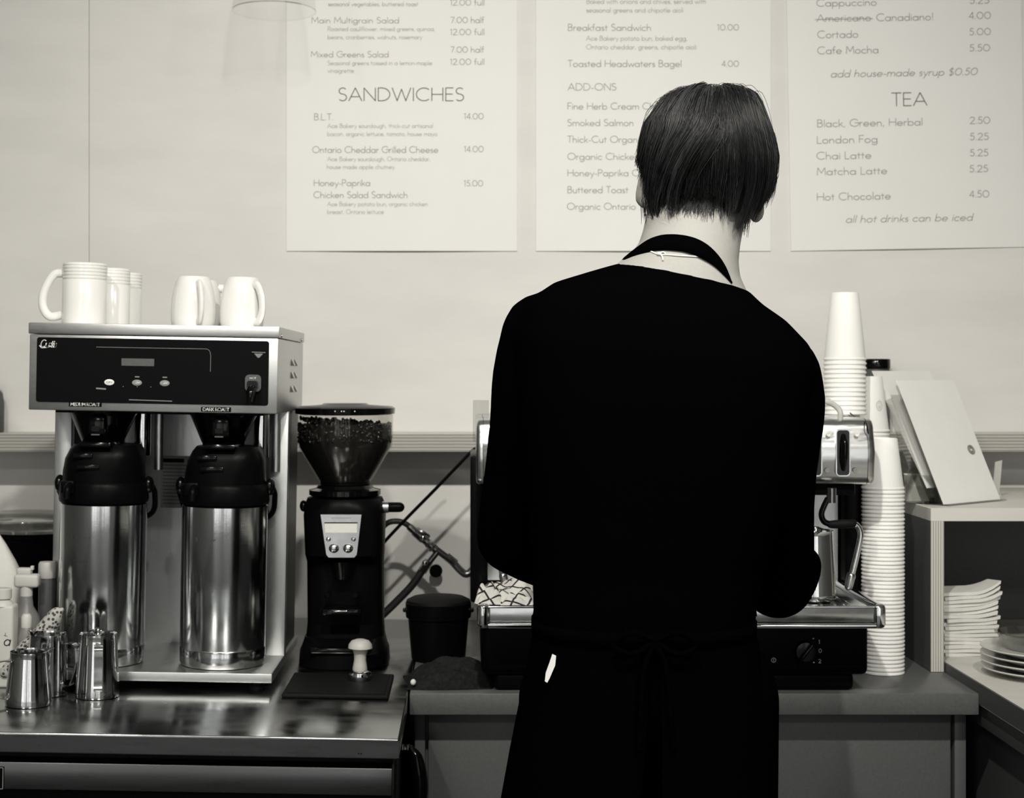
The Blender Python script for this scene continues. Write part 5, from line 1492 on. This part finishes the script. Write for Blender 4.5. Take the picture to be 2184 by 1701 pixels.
# ears
for px, py, tl in ((1372, 392, .25), (1612, 424, -.3)):
    c = Q(px, py, HD + .01)
    g.ball((0, 0, 0), .0085, .019, .031, 18, 12, Matrix.Translation(c) @ Matrix.Rotation(tl, 4, 'Y'))
    g.ball((0, 0, 0), .0070, .012, .010, 14, 8, Matrix.Translation(c + Vector((0, .0, -.026))))
neck = [band(1388, 400, 1590, 400, .056, 2.235, e=2.1), band(1380, 450, 1590, 450, .060, 2.228, e=2.1), band(1372, 490, 1584, 490, .063, 2.222, e=2.1), band(1362, 520, 1577, 525, .066, 2.215, e=2.2), band(1340, 545, 1573, 560, .071, 2.208, e=2.3), band(1318, 560, 1576, 592, .076, 2.204, e=2.4), band(1288, 582, 1594, 632, .082, 2.20, e=2.5), band(1210, 630, 1640, 690, .096, 2.195), band(1150, 690, 1690, 760, .108, 2.19), band(1130, 800, 1700, 830, .118, 2.185), band(1140, 950, 1680, 960, .115, 2.18), band(1150, 1100, 1640, 1100, .108, 2.18), band(1160, 1250, 1595, 1250, .104, 2.18), band(1155, 1380, 1605, 1380, .106, 2.18), band(1160, 1480, 1610, 1480, .10, 2.18)]
g.loft(neck)
limb(g, [Lsh] + Lmid + [Lel], [.047, .044, .042, .040, .040, .040])
limb(g, [Lel, (Lel + Lwr) / 2, Lwr], [.040, .036, .027])
limb(g, [Rsh] + Rmid + [Rel], [.047, .044, .042, .040, .040, .040])
limb(g, [Rel, (Rel + Rwr) / 2, Rwr], [.040, .036, .027])
hand(g, Lwr, (.25, 1, -.10), (0, -.1, -1), 1, .35)
hand(g, Rwr, (.10, 1, -.03), (-1, 0, -.1), -1, .8)
hipz = Q(1380, 1480).z
for s in (-1, 1):
    hx = Q(1383, 0).x + s * .085
    limb(g, [Vector((hx, 0, hipz)), Vector((hx + s * .012, -.005, .50)), Vector((hx + s * .018, .01, .09))], [.085, .056, .036])
    limb(g, [Vector((hx + s * .018, .01, .06)), Vector((hx + s * .022, .10, .05)), Vector((hx + s * .025, .17, .04))], [.036, .034, .026])
body = fuse(g, 'body', M['skin'], bar, .0042, 5)
for s in (-1, 1):
    e_ = fc + Vector((s * .033, -.014, .018))
    ey = G().ball(e_, .0122, .0122, .0122, 18, 12).build('eye', M['ceramic'], bar)
    G().ball(e_ + Vector((0, .0105, -.001)), .0052, .003, .0052, 14, 8).build('iris', M['gloss'], ey)

# --- sweater
g = G()
tor = [band(1322, 566, 1588, 622, .080, 2.205, e=2.4), band(1314, 563, 1594, 623, .084, 2.203, e=2.4), band(1255, 580, 1622, 652, .098, 2.198), band(1182, 602, 1672, 686, .110, 2.192), band(1118, 645, 1722, 738, .120, 2.187), band(1095, 715, 1738, 790, .130, 2.183), band(1102, 850, 1712, 880, .134, 2.18), band(1115, 980, 1690, 990, .130, 2.18), band(1128, 1100, 1660, 1100, .124, 2.18), band(1137, 1220, 1622, 1220, .120, 2.18), band(1137, 1290, 1608, 1295, .122, 2.18), band(1140, 1345, 1605, 1348, .120, 2.18)]
g.loft(tor)
limb(g, [Lsh] + Lmid + [Lel], [.0555, .0530, .0525, .0535, .0545, .0540], 24)
limb(g, [Lel, (Lel * 2 + Lwr) / 3, (Lel + Lwr * 2) / 3, Lwr * .93 + Lel * .07], [.0540, .050, .043, .034], 24)
limb(g, [Rsh] + Rmid + [Rel], [.0545, .0520, .0515, .0525, .0540, .0560], 24)
limb(g, [Rel, (Rel * 2 + Rwr) / 3, (Rel + Rwr * 2) / 3, Rwr * .93 + Rel * .07], [.0560, .051, .043, .034], 24)
sweater = fuse(g, 'sweater', M['knit'], bar, .0065, 7)

# --- trousers and shoes
g = G()
g.loft([band(1150, 1330, 1600, 1330, .112, 2.18), band(1145, 1400, 1612, 1400, .118, 2.18), band(1150, 1500, 1612, 1500, .115, 2.18), band(1165, 1560, 1600, 1560, .105, 2.18)])
for s in (-1, 1):
    hx = Q(1383, 0).x + s * .088
    limb(g, [Vector((hx, 0, hipz)), Vector((hx + s * .012, -.005, .52)), Vector((hx + s * .018, .005, .12))], [.094, .075, .060])
fuse(g, 'trousers', M['trouser'], bar, .009, 3)
for s in (-1, 1):
    hx = Q(1383, 0).x + s * .108
    sh_ = G().loft([[Vector((hx + p.x, .055 + p.y, z)) for p in ring(0, 0, 0, .048 * k_, .145 * k2, 28, 2.6)] for z, k_, k2 in ((.0, 1, 1), (.02, 1, 1), (.05, .92, .94), (.08, .75, .62))]).build('shoe', M['black'], bar)
    G().loft([[Vector((hx + p.x, .055 + p.y, z)) for p in ring(0, 0, 0, .0505, .149, 28, 2.6)] for z in (0.0, .018)]).build('sole', M['rubber'], sh_)

# --- apron: skirt wrapped round, bib in front, neck strap, waist tie
def open_band(xl, yl, xr, yr, dep, gap, n=48):
    a, b = Q(xl, yl, 2.18), Q(xr, yr, 2.18)
    c = (a + b) / 2
    hx = (b.x - a.x) / 2
    t = (b.z - a.z) / (b.x - a.x)
    pts = []
    for i in range(n + 1):
        al = gap + (2 * PI - 2 * gap) * i / n
        cs_, sn = math.sin(al), -math.cos(al)
        x = math.copysign(abs(cs_) ** (2 / 2.4), cs_) * hx
        y = math.copysign(abs(sn) ** (2 / 2.4), sn) * dep
        pts.append(Vector((c.x + x, c.y + y, c.z + t * x)))
    return pts
rows = [open_band(1138, 1318, 1606, 1318, .126, .03), open_band(1136, 1350, 1610, 1350, .126, .03), open_band(1121, 1430, 1624, 1430, .134, .03), open_band(1105, 1510, 1634, 1515, .140, .035), open_band(1086, 1605, 1643, 1610, .148, .04), open_band(1068, 1705, 1652, 1705, .155, .05), open_band(1052, 1830, 1662, 1830, .160, .06), open_band(1045, 2000, 1668, 2000, .162, .07)]
g = G()
n_ = len(rows[0])
g.add([p for r_ in rows for p in r_], [(k_ * n_ + i, k_ * n_ + i + 1, (k_ + 1) * n_ + i + 1, (k_ + 1) * n_ + i) for k_ in range(len(rows) - 1) for i in range(n_ - 1)])
ap = g.build('apron_skirt', M['apron'], bar, sharp=0)
sd_ = ap.modifiers.new('thickness', 'SOLIDIFY')
sd_.thickness = .0025
sd_.offset = -1
g = G()
zb0, zb1 = Q(0, 1340).z, Q(0, 760).z
v = []
for j in range(13):
    for i in range(13):
        u, w = i / 12 * 2 - 1, j / 12
        hw_ = .165 - .055 * w
        x = Q(1395, 0).x + u * hw_ + .004 * w
        v.append((x, .134 - .020 * u * u - .010 * w, zb0 + (zb1 - zb0) * w))
g.add(v, [(j * 13 + i, j * 13 + i + 1, (j + 1) * 13 + i + 1, (j + 1) * 13 + i) for j in range(12) for i in range(12)])
bib = g.build('apron_bib', M['apron'], bar, sharp=0)
sd_ = bib.modifiers.new('thickness', 'SOLIDIFY'); sd_.thickness = .0025
# strap laid on the neck: take the surface of body and sweater under each point
bpy.context.view_layer.update()
def bvh_of(o):
    return BVHTree.FromPolygons([v_.co.copy() for v_ in o.data.vertices], [tuple(p.vertices) for p in o.data.polygons])
bv = bvh_of(body)
sv = bvh_of(sweater)
eye = Vector((0, 0, CZ)) - BO
def on_skin(px, py, off):
    d = (Q(px, py, 2.2) - eye).normalized()
    h = bv.ray_cast(eye, d)
    h2 = sv.ray_cast(eye, d)
    p = h[0] if h[0] is not None else Q(px, py, 2.2)
    if h2[0] is not None and h[0] is not None and (h2[0] - eye).length < (p - eye).length:
        p = h2[0]
    return p - d * off
top_e = [(1331, 550), (1352, 533), (1380, 513), (1405, 503), (1430, 500), (1458, 502), (1485, 509), (1510, 523), (1532, 545), (1548, 570), (1560, 600)]
bot_e = [(1332, 553), (1356, 543), (1386, 535), (1412, 532), (1436, 533), (1460, 536), (1486, 545), (1508, 556), (1526, 568), (1545, 586), (1561, 603)]
ups = crom([(a, b, 0) for a, b in top_e], 4)
los = crom([(a, b, 0) for a, b in bot_e], 4)
Ltop = [on_skin(p.x, p.y, .004) for p in ups]
Lbot = [on_skin(p.x, p.y, .004) for p in los]
# carry on over the shoulders and down to the bib
fl = [Q(1328, 572, 2.25), Q(1318, 600, 2.285), Q(1340, 700, 2.31)]
fr = [Q(1566, 624, 2.25), Q(1570, 660, 2.285), Q(1520, 750, 2.31)]
wv_ = Vector((.010, .0, .0))
topL = [p + wv_ for p in reversed(fl)]
botL = [p - wv_ for p in reversed(fl)]
topR = [p - wv_ for p in fr]
botR = [p + wv_ for p in fr]
T_ = topL + Ltop + topR
B_ = botL + Lbot + botR
g = G()
n_ = len(T_)
g.add(T_ + B_, [(i, i + 1, n_ + i + 1, n_ + i) for i in range(n_ - 1)])
strap = g.build('apron_strap', M['apron'], bar, sharp=0)
sd_ = strap.modifiers.new('thickness', 'SOLIDIFY'); sd_.thickness = .002; sd_.offset = 0
rings_ = [open_band(1133, 1318 + k_, 1610, 1318 + k_, .1295, .0) for k_ in (0, 30)]
g = G()
n_ = len(rings_[0])
g.add([p for r_ in rings_ for p in r_], [(i, i + 1, n_ + i + 1, n_ + i) for i in range(n_ - 1)])
tie = g.build('waist_tie', M['apron'], bar, sharp=0)
sd_ = tie.modifiers.new('thickness', 'SOLIDIFY'); sd_.thickness = .002
kc = Q(1372, 1332, 2.18) + Vector((0, -.135, 0))
g = G()
for s in (-1, 1):
    g.tube(crom([kc, kc + Vector((s * .03, -.006, .012)), kc + Vector((s * .055, -.004, -.004)), kc + Vector((s * .03, -.006, -.016)), kc], 5), .004, 8, False, None, 1.0)
    g.tube(crom([kc, kc + Vector((s * .015, -.006, -.04)), kc + Vector((s * .022, -.010, -.14))], 5), .004, 8)
g.build('tie_bow', M['apron'], bar)

# necklace cord with a knot
npts = [(1383, 533), (1398, 540), (1410, 543), (1424, 543), (1450, 545), (1488, 547)]
path = [on_skin(p.x, p.y, .0016) for p in crom([(a, b, 0) for a, b in npts], 5)]
nk = G().tube(path, .0011, 8).build('necklace', M['cord'], bar)
kp = on_skin(1406, 541, .003)
G().ball(kp, .0034, .0026, .0026, 12, 8).build('knot', M['cord'], nk)
G().tube(crom([kp, on_skin(1412, 546, .003), on_skin(1414, 555, .0025)], 4), .0010, 6).build('cord_end', M['cord'], nk)
G().tube(crom([kp, on_skin(1414, 537, .003), on_skin(1420, 541, .003)], 4), .0010, 6).build('cord_end', M['cord'], nk)

# slip of paper in the apron pocket
sl = thing('paper_slip', 'white folded paper slip sticking out of the apron at the hip', 'paper', BO + Q(1172, 1425, 2.085))
k_ = 2.085 / F
G().prism([((x - 1172) * k_, -(y - 1425) * k_) for x, y in ((1178, 1394), (1186, 1398), (1184, 1418), (1172, 1446), (1167, 1455), (1162, 1452), (1164, 1434), (1172, 1412))], -.001, .001).build('folded_slip', M['cup'], sl)

# --- hair
HX = 1505
sil = [(186, 1512, 1532), (190, 1485, 1560), (197, 1450, 1588), (212, 1420, 1606), (232, 1400, 1617), (265, 1375, 1629), (310, 1364, 1644), (345, 1358, 1651), (390, 1362, 1648), (420, 1366, 1640), (450, 1371, 1624), (475, 1380, 1608), (497, 1392, 1594)]
depb = [(186, .012, .012), (190, .040, .035), (197, .058, .05), (212, .080, .072), (240, .098, .090), (280, .111, .104), (320, .118, .110), (360, .116, .112), (400, .106, .112), (430, .096, .110), (460, .0905, .108), (497, .0895, .105)]
endt = [(-180, 318), (-128, 322), (-105, 345), (-92, 352), (-84, 372), (-76, 430), (-70, 462), (-58, 472), (-46, 464), (-32, 448), (-18, 442), (-4, 448), (8, 464), (18, 482), (28, 492), (42, 492), (50, 480), (60, 455), (72, 432), (84, 420), (96, 402), (112, 360), (130, 322), (180, 318)]
def hsurf(az, py, lift=0.0):
    xl, xr = lerp_tab(sil, py)
    db, df = lerp_tab(depb, py)
    s_, c_ = math.sin(az), math.cos(az)
    xm = HX + (lerp_tab([(186, 17), (240, 4), (330, 0)], py)[0])
    hw_ = (xr - xm) if s_ > 0 else (xm - xl)
    x = xm + hw_ * math.copysign(abs(s_) ** .93, s_)
    dd = db if c_ > 0 else df
    p = Q(x, py, HD)
    ctr = Q(HX, 345, HD)
    q = Vector((p.x, Q(HX, py, HD).y - dd * math.copysign(abs(c_) ** .93, c_), p.z))
    if lift:
        q += (q - ctr).normalized() * lift
    return q
# dark base under the strands
g = G()
na, nr = 90, 26
rows = []
brnd = random.Random(5)
for j in range(nr + 1):
    row = []
    for i in range(na):
        az = -PI + 2 * PI * i / na
        d_ = math.degrees(az)
        e_ = lerp_tab(endt, d_)[0] - (16 + 5 * math.sin(i * 2.3)) - 20 * math.exp(-((d_ + 8) / 20) ** 2)
        t_ = j / nr
        py = 191 + (e_ - 191) * t_ ** 1.25
        row.append(hsurf(az, py, -.003 - .0055 * min(1.0, t_ * 3.5)))
    rows.append(row)
g.loft(rows, cap=False)
c0 = len(g.v)
g.add([hsurf(0, 187, -.001)], [])
for i in range(na):
    g.f.append((c0, i, (i + 1) % na))
hair = g.build('hair', M['scalp'], bar, sharp=0)
rnd = random.Random(21)
SV, SF, SM = [], [], []
def strand(pts, r0, r1, mi=0):
    n = len(pts)
    base = len(SV)
    for i, p in enumerate(pts):
        tn = (pts[min(i + 1, n - 1)] - pts[max(i - 1, 0)]).normalized()
        a = tn.cross(Vector((.3, -1, .2))).normalized()
        b = tn.cross(a)
        r = r0 + (r1 - r0) * (i / (n - 1)) ** 2
        for k in range(3):
            SV.append(tuple(p + (a * math.cos(k * 2.0944) + b * math.sin(k * 2.0944)) * r))
    for i in range(n - 1):
        for k in range(3):
            k2 = (k + 1) % 3
            SF.append((base + i * 3 + k, base + i * 3 + k2, base + (i + 1) * 3 + k2, base + (i + 1) * 3 + k))
            SM.append(mi)
def sm(a, b, x):
    t = min(1.0, max(0.0, (x - a) / (b - a)))
    return t * t * (3 - 2 * t)
def sweep(deg, t):
    """locks left of the parting swing out to the left below the crown"""
    if deg < -100 or deg > 75:
        return 0.0
    if deg < 2:
        k = 1 - abs(deg + 16) / 84
        return math.radians(-36 * max(0, k) * sm(.38, 1.0, t))
    return math.radians(7 * sm(.4, 1, t) * math.sin(deg / 75 * PI))
NCL = 170
for c in range(NCL):
    a0 = -PI + 2 * PI * (c + rnd.random()) / NCL
    deg = math.degrees(a0)
    cl_t = rnd.uniform(-.10, .10)
    cl_lift = rnd.uniform(-.0035, .0045)
    top_puff = rnd.choice((0, 0, .001, .002, .004)) if abs(deg) < 150 else 0
    puff_t = rnd.uniform(.05, .16)
    amp = rnd.uniform(.0, .05)
    ph = rnd.uniform(0, 6.28)
    mi = 1 if rnd.random() < .30 else 0
    te_c = rnd.choice((1.0, .98, .93, .86, .76))
    for k in range(52):
        ca = a0 + rnd.gauss(0, .06)
        spread = rnd.gauss(0, 1)
        wob, wph = rnd.uniform(0, .02), rnd.uniform(0, 6.28)
        ts = rnd.choice((0.0, 0.0, .06, .15, .28, .42)) + rnd.uniform(0, .1)
        te = te_c * rnd.choice((1.0, 1.0, .97, .92, .8)) + rnd.uniform(-.03, .04)
        if te - ts < .3:
            ts = 0.02
        lift0 = rnd.uniform(-.0045, .0015) + cl_lift
        tipl = rnd.choice((0, 0, 0, .002, .005))
        n = 12
        pts = []
        for i in range(n):
            t_ = ts + (te - ts) * i / (n - 1)
            cw = .72 * t_ * t_
            az = ca * (1 - cw) + a0 * cw + cl_t * t_ + sweep(deg, t_) + amp * math.sin(5 * t_ + ph) + spread * .012 + wob * math.sin(11 * t_ + wph)
            az_d = (math.degrees(az) + 180) % 360 - 180
            e_ = lerp_tab(endt, az_d)[0]
            py = 188 + (e_ + 4 - 188) * t_ ** 1.2
            lf_ = lift0 + tipl * max(0, (t_ - .8)) * 5 - .004 * max(0, 1 - t_ * 6) - (.003 if abs(abs(az_d) - 90) < 22 and t_ > .25 else 0)
            lf_ += top_puff * math.exp(-((t_ - puff_t) / .07) ** 2)
            pts.append(hsurf(az, min(py, 500), lf_))
        strand(pts, rnd.uniform(.0003, .00062), .00015, mi if rnd.random() < .8 else 1 - mi)
# under-layer hanging straight down the back of the head
for k in range(1500):
    a0 = math.radians(rnd.uniform(-62, 40))
    dr = rnd.gauss(-.05, .05)
    ts, te = rnd.uniform(.25, .45), rnd.uniform(.80, .97)
    lift0 = rnd.uniform(-.0085, -.0055)
    pts = []
    for i in range(9):
        t_ = ts + (te - ts) * i / 8
        az = a0 + dr * t_ * t_
        e_ = lerp_tab(endt, math.degrees(az))[0]
        pts.append(hsurf(az, 188 + (e_ - 2 - 188) * t_ ** 1.2, lift0))
    strand(pts, rnd.uniform(.0003, .0006), .00015, 1 if rnd.random() < .2 else 0)
# short fading hair at the nape, below the parting of the locks
for k in range(1700):
    px0 = rnd.gauss(1486, 34)
    py0 = rnd.uniform(350, 436)
    if px0 < 1405 or px0 > 1575:
        continue
    ln = rnd.uniform(14, 34) * (1.25 if px0 > 1500 else 1)
    dx = rnd.gauss(-5, 4) + (6 if px0 > 1525 else 0)
    pts = []
    for i in range(6):
        t_ = i / 5
        x_, y_ = px0 + dx * t_ + rnd.gauss(0, .4), py0 + ln * t_
        d_ = (Q(x_, y_, 2.2) - eye).normalized()
        h = bv.ray_cast(eye, d_)
        p = (h[0] if h[0] is not None else Q(x_, y_, 2.16)) - d_ * (.0012 + .002 * (1 - t_))
        pts.append(p)
    strand(pts, rnd.uniform(.0002, .00042), .00012, rnd.choice((0, 1)))
# hairs lying across the crown
for k in range(260):
    x0_, y0_ = rnd.gauss(1522, 26), rnd.uniform(-.035, .03)
    s = rnd.choice((-1, 1))
    ln = rnd.uniform(25, 60)
    pts = []
    for i in range(8):
        t_ = i / 7
        px = x0_ + s * ln * t_
        top_ = lerp_tab([(1360, 330), (1375, 265), (1400, 232), (1420, 213), (1450, 200), (1485, 193), (1515, 191), (1560, 194), (1588, 201), (1606, 216), (1617, 236), (1650, 340)], px)[0]
        p = Q(px, top_ + 2 - 3 * math.sin(PI * t_), HD)
        pts.append(Vector((p.x, p.y + y0_ * (1 - .3 * t_), p.z - abs(y0_) * .25)))
    strand(pts, rnd.uniform(.0003, .0006), .0002, 0)
# loose hairs standing off the crown
outline = [(1360, 330), (1375, 265), (1400, 232), (1420, 212), (1450, 199), (1500, 193), (1560, 195), (1590, 202), (1612, 226), (1630, 268), (1650, 340)]
for k in range(90):
    px0 = rnd.uniform(1395, 1612)
    s = 1 if px0 > 1515 else -1
    if rnd.random() < .25:
        s = -s
    base_y = lerp_tab(outline, px0)[0]
    ln = rnd.uniform(25, 70)
    up = rnd.uniform(2, 9)
    yy = rnd.uniform(-.05, .02)
    pts = []
    for i in range(10):
        t_ = i / 9
        px = px0 + s * ln * t_ * .9
        by = lerp_tab(outline, px)[0]
        py = (base_y + 4) * (1 - t_) + (by + 2) * t_ - up * math.sin(PI * t_)
        p = Q(px, py, HD)
        pts.append(Vector((p.x, p.y + yy, p.z)))
    strand(pts, .0004, .0002)
for cxp, wd, hg in ((1536, 5, 20), (1547, 9, 23), (1526, 14, 9)):
    pts = [Q(cxp + wd * (i / 9 * 2 - 1), 202 - hg * math.sin(PI * i / 9), HD) for i in range(10)]
    strand(pts, .0003, .0002)
for sgn in range(26):                      # wisps at the sides of the nape
    left = sgn % 2 == 0
    px0 = rnd.uniform(1366, 1382) if left else rnd.uniform(1583, 1602)
    y0_ = rnd.uniform(420, 440) if left else rnd.uniform(450, 468)
    bend = rnd.uniform(-4, 4)
    pts = [Q(px0 + (1 if left else -1.5) * i * .5 + bend * (i / 8) ** 2, y0_ + i * 5.0, HD - .03) for i in range(9)]
    strand(pts, .0006, .0002)
me = bpy.data.meshes.new('hair_strands')
me.from_pydata(SV, [], SF)
me.polygons.foreach_set('use_smooth', [True] * len(me.polygons))
me.materials.append(M['hair'])
me.materials.append(M['hair2'])
me.polygons.foreach_set('material_index', SM)
hs = link('hair_strands', me, hair)
tag(hs, kind='stuff')
